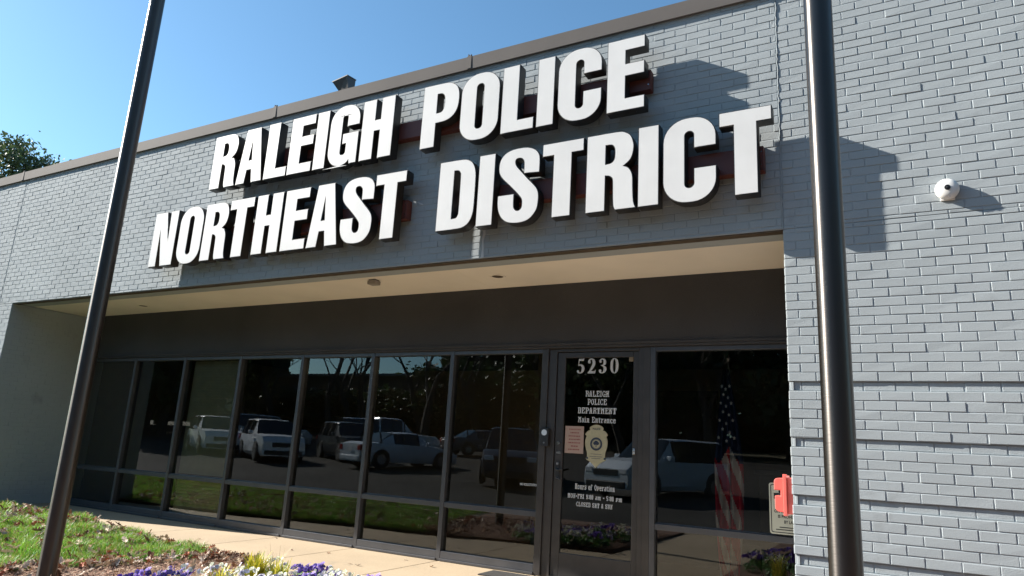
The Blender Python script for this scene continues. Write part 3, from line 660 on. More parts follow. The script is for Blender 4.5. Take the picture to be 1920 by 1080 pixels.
# roof flood light behind the coping
fl = empty('roof_floodlight', 'dark flared metal floodlight hood standing above the coping', 'floodlight', loc=(-5.98, .38, 4.07))
q = MB()
tp = [(-.12, -.06, .385), (.12, -.06, .425), (.12, .10, .44), (-.12, .10, .40)]; bt = [(-.03, -.01, .25), (.12, -.01, .25), (.12, .09, .25), (-.03, .09, .25)]
q.add(tp + bt, [(4, 5, 1, 0), (5, 6, 2, 1), (6, 7, 3, 2), (7, 4, 0, 3), (7, 6, 5, 4)])
q.add([(a * 1.05, b2 * 1.05, c - .002) for a, b2, c in tp] + [(a * 1.05, b2 * 1.05, c + .01) for a, b2, c in tp], [(0, 1, 5, 4), (1, 2, 6, 5), (2, 3, 7, 6), (3, 0, 4, 7), (4, 5, 6, 7), (0, 3, 2, 1)])
q.build('hood', M['aludark'], fl)
q = MB(); q.box(.02, .10, .0, .08, -.36, .249); q.build('bracket', M['coping'], fl, bevel=.004)

# ------------------------------------------------------------ the two round poles in front
def pole(x, y, label):
    r = empty('flagpole', label, 'flagpole', 'round bronze flagpoles in front of the facade', loc=(x, y, GZ))
    q = MB(); q.lathe([(.0655, -.15), (.0650, 1.2), (.0635, 4.), (.060, 6.), (.048, 8.2), (.036, 9.2)], (0, 0, 0), 'z', 64); q.build('shaft', M['pole'], r, smooth=True)
    q = MB(); q.lathe([(.001, 9.2), (.04, 9.22), (.075, 9.29), (.04, 9.37), (.001, 9.385)], (0, 0, 0), 'z', 24); q.build('finial', M['gold'], r, smooth=True)
    return r
pole(-5.80, -2.24, 'round bronze flagpole standing in the mulch bed at the left')
pole(-.232, -2.24, 'round bronze flagpole in front of the brick wall at the right')

# ------------------------------------------------------------ ground, walk, lawn, bed
def sheet(name, poly, z, m, thick=.12):
    q = MB(); q.prism(poly, z, z - thick, 'xy'); o = q.build(name, m); return tag(o, kind='structure')
def lotz(x, y):
    """the parking lot climbs gently away from the building"""
    return GZ - .125 + .05 * min(60, max(0, -y - 11)) + .008 * min(70, max(0, -x - 8)) * min(1, max(0, (-y - 6) / 8))
def terrain(name, xs_, ys_, dz, m):
    V = [(x, y, lotz(x, y) + dz) for y in ys_ for x in xs_]; n = len(xs_)
    F = [(j * n + i, j * n + i + 1, (j + 1) * n + i + 1, (j + 1) * n + i) for j in range(len(ys_) - 1) for i in range(n - 1)]
    q = MB(); q.add(V, F); o = q.build(name, m); o.data.shade_smooth(); return tag(o, kind='structure')
terrain('ground', [-500, -200, -120, -78, -60, -40, -20, -8, 0, 30, 200, 500], [-500, -200, -120, -71, -50, -30, -20, -14, -11, -8, -6, 0, 100, 500], -.05, M['soil'])
terrain('parking_lot', list(range(-76, 30, 4)), list(range(-40, -11, 2)) + [-11, -9, -8, -7, -6, -4.55], 0, M['asphalt'])
# concrete walk in slabs
wk = MB()
edge = lambda x: np.interp(x, [-16.9, -12, -9.3, -7.2, -6.1, -5.5, -4.85, -4.4, -3.5], [.3, .3, .15, -.3, -.42, -.56, -.74, -.82, -.88])
xs3 = [-16.9, -13.0, -11.75, -10.55, -9.35, -8.15, -6.95, -5.75, -4.55, -3.35]
for a, c in zip(xs3[:-1], xs3[1:]):
    n = 5; xx = np.linspace(a + .004, c - .004, n); poly = [(x, edge(x)) for x in xx] + [(c - .004, FY + .1), (a + .004, FY + .1)]
    wk.prism(poly, GZ, GZ - .12, 'xy')
for (a, c, d, e_) in ((-3.342, -2.1, -.05, FY + .1), (-2.092, -.73, -.05, FY + .1), (-3.342, -1.8, -1.4, -.058), (-3.342, -1.8, -2.8, -1.408), (-3.342, -1.8, -4.4, -2.808)):
    wk.box(a, c, d, e_, GZ - .12, GZ)
tag(wk.build('sidewalk', M['concrete'], bevel=.004), kind='structure')
kb = MB()
for x in np.arange(-60, 16, 3.0):
    kb.prism(fillet([(-4.55, GZ - .13), (-4.55, GZ + .0, .02), (-4.40, GZ + .005, .01), (-4.40, GZ - .13)], 3), x, x + 2.992, 'yz')
tag(kb.build('kerb', M['concrete']), kind='structure')
LZ = GZ + .035
def lawn_inside(x, y):
    e = edge(x) if x < -6.05 else -.42
    right = np.interp(y, [-4.4, -2.3, -1.9, -1.3, -.66, -.4], [-7.2, -6.45, -6.35, -6.12, -5.98, -6.0])
    return (y < e - .01) and (x < right) and (y > -4.38)
lawn_poly = [(-30, .3), (-16.9, .29)] + [(x, edge(x) - .015) for x in (-12, -9.3, -8.2, -7.2, -6.1)] + [(-6.0, -.45), (-5.98, -.66), (-6.12, -1.3), (-6.35, -1.9), (-6.45, -2.3), (-7.2, -4.38), (-30, -4.38)]
sheet('lawn_soil', lawn_poly, LZ, M['soil'], .17)
bed_poly = [(-5.985, -.45), (-5.5, -.575), (-4.85, -.755), (-4.4, -.835), (-3.7, -.90), (-3.45, -1.1), (-3.36, -1.6), (-3.36, -4.36), (-7.19, -4.36), (-6.44, -2.3), (-6.34, -1.9), (-6.11, -1.3), (-5.97, -.66)]
sheet('flower_bed', bed_poly, LZ - .004, M['mulchbed'], .16)
bed2 = [(-1.78, -.09), (-1.1, -.06), (XR, -.06), (XR, -4.36), (-1.78, -4.36)]
sheet('flower_bed', bed2, LZ - .004, M['mulchbed'], .16)
def in_poly(x, y, P):
    c = False; n = len(P)
    for i in range(n):
        x1, y1 = P[i]; x2, y2 = P[i - 1]
        if (y1 > y) != (y2 > y) and x < (x2 - x1) * (y - y1) / (y2 - y1) + x1: c = not c
    return c

# grass blades
def grass(n, x0, x1, y0, y1, hmin, hmax, wd, seed, dens=None):
    r_ = np.random.default_rng(seed); P = []
    while len(P) < n:
        x = r_.uniform(x0, x1); y = r_.uniform(y0, y1)
        if lawn_inside(x, y):
            k = .5 + .5 * math.sin(x * 5.3 + 2 * math.sin(y * 4.1)) * math.sin(y * 6.7 + x * 1.3)
            if r_.random() < .45 + .55 * k: P.append((x, y, k))
    P = np.array(P); n = len(P); h = r_.uniform(hmin, hmax, n) * (.55 + .8 * P[:, 2]); a = r_.uniform(0, 2 * np.pi, n); lean = r_.uniform(.1, .9, n) * h
    la = r_.uniform(0, 2 * np.pi, n); wv = np.stack([np.cos(a), np.sin(a)], 1) * (wd * r_.uniform(.6, 1.3, n))[:, None]
    V = np.zeros((n, 5, 3)); base = P[:, :2]; ld = np.stack([np.cos(la), np.sin(la)], 1) * lean[:, None]
    V[:, 0, :2] = base - wv; V[:, 1, :2] = base + wv; V[:, :2, 2] = LZ - .005
    V[:, 2, :2] = base + wv * .8 + ld * .35; V[:, 3, :2] = base - wv * .8 + ld * .35; V[:, 2:4, 2] = (LZ + h * .62)[:, None]
    V[:, 4, :2] = base + ld; V[:, 4, 2] = LZ + h
    idx = np.arange(n)[:, None] * 5
    Q = np.concatenate([idx + 0, idx + 1, idx + 2, idx + 3], 1); T = np.concatenate([idx + 3, idx + 2, idx + 4, idx + 4], 1)
    g0 = np.stack([r_.uniform(.08, .24, n), r_.uniform(.23, .38, n), r_.uniform(.02, .05, n)], 1) * (.62 + .5 * P[:, 2:3])
    dry = r_.random(n) < .17; g0[dry] = np.array([.36, .30, .13]) * r_.uniform(.6, 1.2, (dry.sum(), 1))
    return V.reshape(-1, 3), Q, T[:, :3], g0
def grass_obj(specs):
    Vs = []; Fs = []; Cs = []; o = 0
    for sp in specs:
        V, Q, T, g0 = grass(*sp); 
        T4 = np.concatenate([T, T[:, 2:3]], 1)
        Vs.append(V); Fs += [(Q + o), ]; Cs += [g0]; o += len(V)
        # tips as separate triangles stored as quads needs distinct verts: use tri mesh instead
        Fs[-1] = np.concatenate([Q[:, [0, 1, 2]], Q[:, [0, 2, 3]], T], 0) + (o - len(V)); Cs[-1] = np.concatenate([g0, g0, g0 * 1.1], 0)
    return np_mesh('grass', np.concatenate(Vs), np.concatenate(Fs), M['grass'], None, np.concatenate(Cs))
go = grass_obj([(60000, -9.5, -5.9, -2.6, .3, .03, .10, .0030, 1), (26000, -14, -9.5, -2.6, .35, .03, .10, .004, 2), (34000, -22, -7., -4.4, -1.5, .04, .10, .006, 3)])
tag(go, 'green lawn grass between the walk and the mulch bed', 'grass', kind='stuff')

# fallen oak leaves: curled, lobed
def leaves(specs, name, label, cat, pal, seed, size=(.03, .062), tilt=.6):
    r_ = np.random.default_rng(seed); mb = MB()
    out = [(0, -1.1), (.12, -.8), (.42, -.72), (.28, -.42), (.6, -.25), (.36, -.02), (.62, .25), (.34, .42), (.36, .75), (0, 1.05), (-.36, .75), (-.34, .42), (-.62, .25), (-.36, -.02), (-.6, -.25), (-.28, -.42), (-.42, -.72), (-.12, -.8)]
    for n, fn in specs:
        k = 0
        while k < n:
            x, y, z = fn(r_)
            if x is None: continue
            k += 1; s = r_.uniform(*size); rt = Matrix.Rotation(r_.uniform(0, 6.28), 3, 'Z') @ Matrix.Rotation(r_.normal(0, tilt), 3, 'X') @ Matrix.Rotation(r_.normal(0, tilt * .8), 3, 'Y')
            cu = r_.uniform(.2, 1.3); cu2 = r_.uniform(-.6, .8); vs = []
            for a, b2 in out + [(0, 0)]:
                vs.append(rt @ Vector((a * s * .8, b2 * s, s * (cu * a * a + cu2 * b2 * b2 * .6 + .12 * math.sin(7 * a + 5 * b2)))) + Vector((x, y, z + (s * .35 + .022) * (tilt > .3))))
            m_ = len(out); c = pal[r_.integers(len(pal))]; c = tuple(np.array(c) * r_.uniform(.7, 1.25))
            mb.add(vs, [(i, (i + 1) % m_, m_) for i in range(m_)], c)
    return tag(mb.build(name, M['litter']), label, cat, kind='stuff')
def on_lawn(r_):
    x = r_.uniform(-12, -6); y = r_.uniform(-2.5, .2)
    if not lawn_inside(x, y): return None, 0, 0
    if r_.random() > .35 + .65 * math.exp(-((y - edge(min(x, -6.1))) / .35) ** 2): return None, 0, 0
    return x, y, LZ + .03
def on_far_lawn(r_):
    x = r_.uniform(-22, -8); y = r_.uniform(-4.3, -.5)
    return (x, y, LZ + .03) if lawn_inside(x, y) else (None, 0, 0)
def on_rim(r_):
    t = r_.random(); i = r_.integers(4); pts = [(-6.5, -2.35), (-6.34, -1.9), (-6.11, -1.3), (-5.97, -.66), (-5.9, -.45), (-5.5, -.6)]
    i = r_.integers(len(pts) - 1); a, b2 = pts[i], pts[i + 1]
    return a[0] + (b2[0] - a[0]) * t + r_.normal(.05, .09), min(a[1] + (b2[1] - a[1]) * t + r_.normal(-.05, .07), -.5), LZ + .012
def in_bed(r_):
    x = r_.uniform(-6.3, -3.4); y = r_.uniform(-3.2, -.5)
    return (x, y, LZ + .012) if in_poly(x, y, bed_poly) else (None, 0, 0)
def on_walk(r_):
    x = r_.uniform(-9, -2.5); y = r_.uniform(-.3, 1.1)
    return (x, y, GZ + .004) if y > edge(max(min(x, -3.5), -16)) + .1 else (None, 0, 0)
PAL = [(.24, .12, .07), (.36, .23, .14), (.50, .37, .26), (.15, .07, .04), (.60, .48, .38), (.66, .55, .45), (.36, .11, .05), (.46, .34, .24)]
leaves([(620, on_lawn), (520, on_far_lawn), (230, on_rim), (230, in_bed)], 'fallen_leaves', 'curled brown oak leaves scattered over grass, mulch and walk', 'fallen leaves', PAL, 5)
leaves([(14, on_walk)], 'walk_leaves', 'a few small dry leaves lying flat on the concrete walk', 'fallen leaves', PAL, 8, (.02, .04), .18)
# pine-straw mulch: short curved needles lying flat
def mulch():
    r_ = np.random.default_rng(11); n = 42000; P = []
    while len(P) < n:
        x = r_.uniform(-6.6, -3.3, 4000); y = r_.uniform(-3.6, -.45, 4000)
        P += [(a, b2) for a, b2 in zip(x, y) if in_poly(a, b2, bed_poly)]
    P = np.array(P[:n]); a = r_.uniform(0, np.pi, n); l = r_.uniform(.02, .06, n); wd = r_.uniform(.0012, .0035, n)
    d = np.stack([np.cos(a), np.sin(a)], 1); nn = np.stack([-d[:, 1], d[:, 0]], 1); z = LZ + r_.uniform(0, .03, n); tl = r_.normal(0, .25, n) * l
    V = np.zeros((n, 4, 3)); 
    for i, (s1, s2) in enumerate(((-1, -1), (1, -1), (1, 1), (-1, 1))):
        V[:, i, :2] = P + d * (l * s1 / 2)[:, None] + nn * (wd * s2)[:, None]; V[:, i, 2] = z + s1 * tl / 2 + .004 * (i in (1, 2))
    F = np.arange(n * 4).reshape(n, 4); base = np.array([(.36, .20, .13), (.28, .13, .08), (.48, .30, .2), (.18, .09, .06), (.55, .40, .28)])
    return np_mesh('pine_straw_mulch', V.reshape(-1, 3), F, M['litter'], None, base[r_.integers(0, 5, n)] * r_.uniform(.7, 1.2, (n, 1)))
tag(mulch(), 'reddish brown straw mulch covering the flower bed', 'mulch', kind='stuff')

# pansies
def pansy(name, pal, seed, nf=16):
    r_ = np.random.default_rng(seed); root = empty(name)
    mb = MB()
    for k in range(130):
        a = r_.uniform(0, 6.28); rr = .115 * math.sqrt(r_.random()); h = r_.uniform(.02, .13) * (1 - (rr / .16) ** 2); s = r_.uniform(.012, .024)
        c = Vector((rr * math.cos(a), rr * math.sin(a), h)); rt = Matrix.Rotation(a, 3, 'Z') @ Matrix.Rotation(r_.uniform(.1, 1.2), 3, 'Y') @ Matrix.Rotation(r_.normal(0, .4), 3, 'X')
        vs = [rt @ Vector(p) * s + c for p in ((-1, 0, 0), (-.3, -.5, .1), (.7, -.45, .1), (1.1, 0, -.1), (.7, .45, .1), (-.3, .5, .1))]
        mb.add(vs, [tuple(range(6))], (r_.uniform(.05, .12), r_.uniform(.14, .26), r_.uniform(.02, .05)))
    mb.build('foliage', M['leaf'], root)
    fb = MB()
    for k in range(int(nf * 1.35)):
        a = r_.uniform(0, 6.28); rr = .125 * math.sqrt(r_.random()); c = Vector((rr * math.cos(a), rr * math.sin(a), .10 + .07 * (1 - (rr / .14) ** 2) + r_.uniform(-.015, .03))); s = r_.uniform(.0135, .0205)
        rt = Matrix.Rotation(r_.uniform(-2.6, -.2), 3, 'Z') @ Matrix.Rotation(r_.uniform(.5, 1.5), 3, 'Y') @ Matrix.Rotation(r_.uniform(0, 6.28), 3, 'Z')
        pc = pal[r_.integers(len(pal))]
        for j, (pa, sz, dz) in enumerate(((90, 1.0, .0), (30, .85, .08), (150, .85, .08), (-30, .95, .16), (-150, .95, .16), (-90, 1.1, .24))):
            d = Vector((math.cos(R(pa)), math.sin(R(pa)), 0)) * .55; n = 9
            vs = [rt @ ((d + Vector((.62 * sz * math.cos(t * 2 * math.pi / n), .62 * sz * math.sin(t * 2 * math.pi / n), dz * .4 + .12 * math.sin(t * 2.1)))) * s) + c for t in range(n)] + [rt @ (Vector((0, 0, dz * .3)) * s) + c]
            col = tuple(np.array(pc) * r_.uniform(.75, 1.15)); fb.add(vs, [tuple(range(n))], col)
        vs = [rt @ (Vector((.2 * math.cos(t * 1.05), .2 * math.sin(t * 1.05), .3)) * s) + c for t in range(6)]; fb.add(vs, [tuple(range(6))], (.7, .5, .05))
    fb.build('blossoms', M['petal'], root)
    return root
PUR = [(.20, .10, .55), (.13, .06, .42), (.30, .2, .65), (.10, .04, .3)]; WHT = [(.80, .80, .72), (.75, .76, .6), (.85, .84, .8), (.6, .58, .72)]; LAV = [(.42, .34, .68), (.6, .52, .75)]
protos = {'p': pansy('pansy_plant', PUR, 1), 'w': pansy('pansy_plant', WHT, 2), 'm': pansy('pansy_plant', PUR + WHT, 3), 'l': pansy('pansy_plant', LAV + WHT, 4, 12)}
used = set()
LBL = {'p': 'low pansy plant with violet blooms in the bed by the walk', 'w': 'low pansy plant with white blooms in the bed by the walk',
       'm': 'low pansy plant mixing violet and white blooms in the bed by the walk', 'l': 'low pansy plant with pale lavender blooms in the bed by the walk'}
ORD = 'first second third fourth fifth sixth seventh eighth ninth tenth eleventh twelfth'.split(); HUE = {'p': 'violet', 'w': 'white', 'm': 'mixed violet and white', 'l': 'pale lavender'}; cnt = {}
def plant(kind, x, y, s=1., grp='pansies in the bed left of the door', lab=None):
    o = protos[kind] if kind not in used else copy_tree(protos[kind]); used.add(kind)
    o.location = (x, y, LZ - .004); o.rotation_euler.z = random.uniform(-.6, .6); o.scale = (s, s, s * random.uniform(.9, 1.15))
    side = 'right' if lab else 'left'; cnt[kind, side] = cnt.get((kind, side), 0) + 1
    ref = 'from the left pole' if not lab else 'in the bed right of the door'
    tag(o, '%s pansy plant, %s such %s' % (HUE[kind], ORD[cnt[kind, side] - 1], ref), 'flower', grp)
A1 = [('p', -4.80, -2.14), ('p', -4.80, -1.90), ('m', -4.60, -2.02), ('w', -4.73, -1.62), ('m', -4.76, -1.40), ('w', -4.42, -1.55), ('l', -4.78, -1.22), ('m', -4.30, -1.75),
      ('m', -4.92, -1.78), ('l', -4.68, -1.0), ('w', -4.78, -.99), ('p', -4.50, -.86), ('p', -4.36, -.90), ('p', -4.38, -.97), ('m', -4.32, -1.18), ('m', -4.16, -.98), ('w', -4.02, -1.06),
      ('w', -3.92, -.99), ('l', -3.78, -1.06), ('w', -3.86, -1.25), ('p', -3.62, -1.02), ('p', -4.10, -1.28), ('m', -3.62, -1.28), ('w', -4.22, -1.5), ('p', -3.95, -1.55), ('m', -3.68, -1.6),
      ('w', -3.52, -1.9), ('p', -3.75, -1.95), ('m', -4.05, -1.95), ('p', -3.55, -2.3), ('w', -3.8, -2.35), ('l', -4.1, -2.3), ('m', -4.4, -2.2), ('p', -3.6, -2.75), ('w', -3.9, -2.8), ('m', -4.25, -2.7)]
for k, x, y in A1: plant(k, x + random.uniform(-.03, .03), y + random.uniform(-.03, .03), random.uniform(.85, 1.1))
LB2 = {k: v.replace('in the bed by the walk', 'mirrored in the right window from the bed by the pole') for k, v in LBL.items()}
for k, x, y in [('p', -1.55, -.62), ('w', -1.3, -.5), ('p', -1.05, -.62), ('m', -1.42, -.9), ('w', -1.6, -1.2), ('p', -1.2, -1.05), ('w', -.98, -.9), ('p', -1.5, -1.55), ('m', -1.15, -1.45), ('p', -1.35, -1.9), ('w', -1.0, -1.8)]:
    plant(k, x, y, 1., 'pansies in the bed right of the door', LB2)
# yellow-green grass tufts and a dry sprig
def tuft(name, x, y, n, h, col, seed, label, spread=.5, wd=.0065):
    r_ = np.random.default_rng(seed); mb = MB()
    for k in range(n):
        a = r_.uniform(0, 6.28); b0 = Vector((r_.normal(0, .03), r_.normal(0, .03), 0)); hh = h * r_.uniform(.55, 1.05); ld = hh * r_.uniform(.1, spread); w_ = wd * r_.uniform(.7, 1.3)
        d = Vector((math.cos(a), math.sin(a), 0)); n_ = Vector((-d.y, d.x, 0)); ps = [b0 + d * ld * t ** 2 + Vector((0, 0, hh * (t - .25 * t ** 3 * (ld / hh) * 2))) for t in (0, .35, .7, 1)]
        c = tuple(np.array(col[r_.integers(len(col))]) * r_.uniform(.7, 1.2)); ws = (w_, w_, w_ * .7, .0006); vs = []
        for p, q_ in zip(ps, ws): vs += [p - n_ * q_, p + n_ * q_]
        mb.add(vs, [(0, 1, 3, 2), (2, 3, 5, 4), (4, 5, 7, 6)], c)
    o = mb.build(name, M['leaf']); o.location = (x, y, LZ); tag(o, label, 'ornamental grass'); return o
YG = [(.62, .55, .05), (.48, .50, .05), (.70, .60, .09), (.36, .42, .05)]; DRY = [(.5, .4, .22), (.4, .3, .16)]
tuft('ornamental_grass', -4.585, -1.30, 170, .33, YG, 21, 'tallest yellow-green grass tuft in the middle of the flower bed')
tuft('ornamental_grass', -4.38, -1.26, 120, .29, YG, 22, 'yellow-green grass tuft just right of the tallest tuft')
tuft('ornamental_grass', -4.60, -1.62, 90, .26, YG, 23, 'low spreading yellow-green grass tuft nearest the left pole', .9)
tuft('ornamental_grass', -4.62, -1.08, 22, .36, DRY, 24, 'thin dry brown grass sprig behind the tallest tuft', .5, .0016)
tuft('ornamental_grass', -1.25, -.35, 70, .3, YG, 25, 'yellow-green grass tuft in the bed right of the door', .6)
q = MB(); q.box(-3.78, -2.2, .80, 1.12, GZ + .001, GZ + .012); tag(q.build('dark_panel', M['mat'], bevel=.004), 'thin dark panel lying on the walk at the entrance door', 'dark_panel')  # thin dark panel set flat on the walk by the door

# ------------------------------------------------------------ trees
def leaf_crown(mb, centre, rad, n, size, seed, tone=(.055, .085, .03), clumps=26):
    r_ = np.random.default_rng(seed); cs = []
    for k in range(clumps):
        d = r_.normal(0, 1, 3); d /= np.linalg.norm(d); cs.append((np.array(centre) + d * np.array(rad) * r_.uniform(.35, .92), r_.uniform(.22, .42) * min(rad), r_.uniform(.75, 1.3)))
    for k in range(n):
        c, s, br = cs[r_.integers(clumps)]; p = c + r_.normal(0, 1, 3) * s * .42 * np.array([1.15, 1.15, .8])
        a = Vector(r_.normal(0, 1, 3)).normalized(); b2 = a.orthogonal().normalized(); b2.rotate(Matrix.Rotation(r_.uniform(0, 6.28), 3, a)); c2 = a.cross(b2); z_ = size * r_.uniform(.6, 1.3)
        P = Vector(p); col = tuple(np.array(tone) * br * r_.uniform(.7, 1.35) * np.array([1, r_.uniform(.9, 1.1), 1]))
        mb.add([P - b2 * z_, P - c2 * z_ * .45, P + b2 * z_, P + c2 * z_ * .45], [(0, 1, 2, 3)], col)
def evergreen(x, y, h, r0, seed, label, grp=None, n=2600, size=.2, base=None, tone=(.055, .085, .03), name='evergreen_tree', low=.3, zg=None, clumps=26):
    zg = GZ if zg is None else zg
    root = empty(name, label, 'tree', grp, loc=(x, y, zg))
    t = MB(); t.tube([(0, 0, -.2), (.05 * h * .1, 0, h * .35), (-.02 * h * .1, .05, h * .7), (0, 0, h * .93)], [h * .028, h * .02, h * .012, h * .004], 10)
    r_ = random.Random(seed)
    for k in range(9):
        z_ = h * r_.uniform(low, .85); a = r_.uniform(0, 6.28); l = r0 * r_.uniform(.5, .85); t.tube([(0, 0, z_), (l * .5 * math.cos(a), l * .5 * math.sin(a), z_ + l * .15), (l * math.cos(a), l * math.sin(a), z_ + l * .4)], [h * .01, h * .006, h * .003], 6)
    t.build('trunk', M['bark'], root, smooth=True)
    c = MB(); leaf_crown(c, (0, 0, h * (1 + low) / 2), (r0, r0, h * (1 - low) / 2), n, size, seed, tone, clumps); c.build('crown', M['leaf'], root)
    return root
def bare_tree(x, y, h, seed, label, grp=None):
    root = empty('bare_tree', label, 'tree', grp, loc=(x, y, GZ)); r_ = random.Random(seed); mb = MB(); tw = MB()
    def br(p, d, l, rad, lev):
        pts = [p]; q_ = p.copy(); dd = d.copy()
        for i in range(4):
            dd = (dd + Vector((r_.gauss(0, .13), r_.gauss(0, .13), .07))).normalized(); q_ = q_ + dd * l / 4; pts.append(q_.copy())
        rads = [rad * (1 - .13 * i) for i in range(5)]
        (mb if lev < 3 else tw).tube(pts, rads, 8 if lev == 0 else 5 if lev < 3 else 3, cap=False)
        if lev >= 5: return
        for k in range(3 if lev < 4 else 3):
            i = r_.choice((2, 3, 4)) if k else 4; ax = dd.orthogonal(); ax.rotate(Matrix.Rotation(r_.uniform(0, 6.28), 3, dd)); nd = dd.copy(); nd.rotate(Matrix.Rotation(r_.uniform(.25, .85), 3, ax))
            br(pts[i], nd, l * r_.uniform(.6, .82), rads[i] * r_.uniform(.55, .75), lev + 1)
    br(Vector((0, 0, -.2)), Vector((0, 0, 1)), h * .3, h * .022, 0)
    mb.build('trunk', M['bark'], root, smooth=True); tw.build('twigs', M['bark'], root)
    return root
# tree standing behind the roof at the left
evergreen(-40.1, 12.6, 16.1, 3.4, 31, 'dark green tree crown rising behind the roof at the far left', n=34000, size=.13, clumps=46, tone=(.05, .075, .028), low=.45)
evergreen(-46.3, 12.0, 16.2, 2.9, 32, 'darker green tree cut by the left edge of the photo', n=24000, size=.13, clumps=46, tone=(.045, .07, .028), low=.45)

# trees and building across the parking lot, mirrored in the windows; tall right-hand trees are added unseen
grp = 'evergreen trees beyond the parking lot'; TL = 'dark evergreen tree beyond the parking lot, mirrored in glass or added unseen to block sky'
ev = [(-66, -36, 15, 5.5), (-62, -44, 16, 5.5), (-55, -47, 13.5, 5.5), (-37, -49, 8.5, 5), (-29, -50, 10, 5.5), (-22, -48, 15, 5.5), (-15, -50, 17, 6), (-7, -47, 18, 6), (2, -44, 19, 6.5), (11, -40, 20, 6.5), (19, -34, 20, 6.5), (26, -26, 20, 6.5), (31, -17, 19, 6.5), (34, -8, 19, 6),  # the last, tallest trees here are unseen, added to cut the sky fill
      (-76, -30, 15, 6), (-44, -50, 8.0, 5), (-72, -42, 16, 6), (-50, -46, 11, 5.5), (-84, -34, 16, 6)]
e0 = evergreen(*ev[0], 41, TL, grp, n=5200, size=.42, low=.05, zg=lotz(-66, -36)); e1 = evergreen(*ev[1], 42, TL, grp, n=5200, size=.42, low=.05, zg=lotz(-62, -44))
def cap(x, y, h):
    """low planting where the far trees leave a gap of sky"""
    return min(h, .103 * (8.1 - y) - lotz(x, y)) if -1.06 < x / (8.1 - y) < -.69 else h
for i, (x, y, h, r0) in enumerate(ev[2:]):
    h = cap(x, y, h)
    s = e0 if i % 2 else e1; h0, rr0 = (15, 5.5) if i % 2 else (16, 5.5)
    c = copy_tree(s); c.location = (x, y, lotz(x, y)); c.scale = (r0 / rr0, r0 / rr0, h / h0); c.rotation_euler.z = i * 1.3
TB = 'tall leafless tree beyond the parking lot, mirrored in the window glass'; gb = 'bare trees beyond the parking lot'
b0_ = bare_tree(-42, -41, 19, 51, TB, gb); b1_ = bare_tree(-36, -42, 20, 52, TB, gb); b2_ = bare_tree(-47, -42, 18, 53, TB, gb)
for o_b in (b0_, b1_, b2_): o_b.location.z = lotz(o_b.location.x, o_b.location.y)
for i, (x, y, s) in enumerate([(-53, -41, .95), (-24, -42, .9), (-39, -46, 1.1), (-33, -46, 1.05), (-12, -43, .9), (-18, -42, .8), (-46, -44, 1.)]):
    c = copy_tree((b0_, b1_, b2_)[i % 3]); c.location = (x, y, lotz(x, y)); c.scale = (s, s, s); c.rotation_euler.z = 1 + i * 2.1
# shade tree row left of the lot: throws the long shadows over the asphalt
gs = 'evergreen trees shading the parking lot'
for i, (x, y, h, r0) in enumerate([(-52, -27, 14, 5), (-49, -20.5, 12, 4.5), (-56, -18, 12, 4.5), (-54, -33, 14, 5), (-62, -26, 14, 5), (-47, -25, 13, 4.5), (-47, -16.5, 8, 3.6), (-60, -20, 13, 5)]):
    c = copy_tree((e0, e1)[i % 2]); c.location = (x, y, lotz(x, y)); c.scale = (r0 / 5.5, r0 / 5.5, h / 15); c.rotation_euler.z = i * 2.2
    tag(c, 'dark evergreen tree left of the parked cars, mirrored in the window glass', 'tree', gs)
# far-off wood that closes the horizon
wd_ = MB(); rw_ = np.random.default_rng(77)
for k in range(42000):
    t = rw_.random(); x = -118 + 175 * t; y = -64 + (max(0, x - 5) * .75) + rw_.normal(0, 2.2); hh = cap(x, y, 12.5 + 1.5 * math.sin(x * .37) + 1.2 * math.sin(x * .83 + 2))
    z_ = lotz(x, y) + hh * (1 - rw_.random() ** 1.0); a = Vector(rw_.normal(0, 1, 3)).normalized(); b_v = a.orthogonal().normalized(); c_v = a.cross(b_v); q_ = rw_.uniform(.45, .95); P_ = Vector((x, y, z_))
    wd_.add([P_ - b_v * q_, P_ - c_v * q_ * .6, P_ + b_v * q_, P_ + c_v * q_ * .6], [(0, 1, 2, 3)], tuple(np.array((.045, .06, .028)) * rw_.uniform(.6, 1.4)))
tag(wd_.build('woodland', M['leaf']), 'dark woodland closing the horizon beyond the lot, seen in the glass', 'woodland', kind='stuff')
fb = empty('office_building', 'low dark flat-roofed building beyond the parking lot, mirrored in the glass', 'building', loc=(-58, -57, lotz(-58, -57)))
q = MB(); q.box(-16, 16, -6, 6, 0, 5.6); q.build('wall', M['bld'], fb); q = MB(); q.box(-16.4, 16.4, -6.4, 6.4, 5.61, 5.9); q.build('roof', M['roofdk'], fb)
for k in range(9):
    q = MB(); q.box(-14.5 + k * 3.4, -12.5 + k * 3.4, 6.001, 6.06, 1.2, 3.2); q.build('window', M['carglass'], fb)

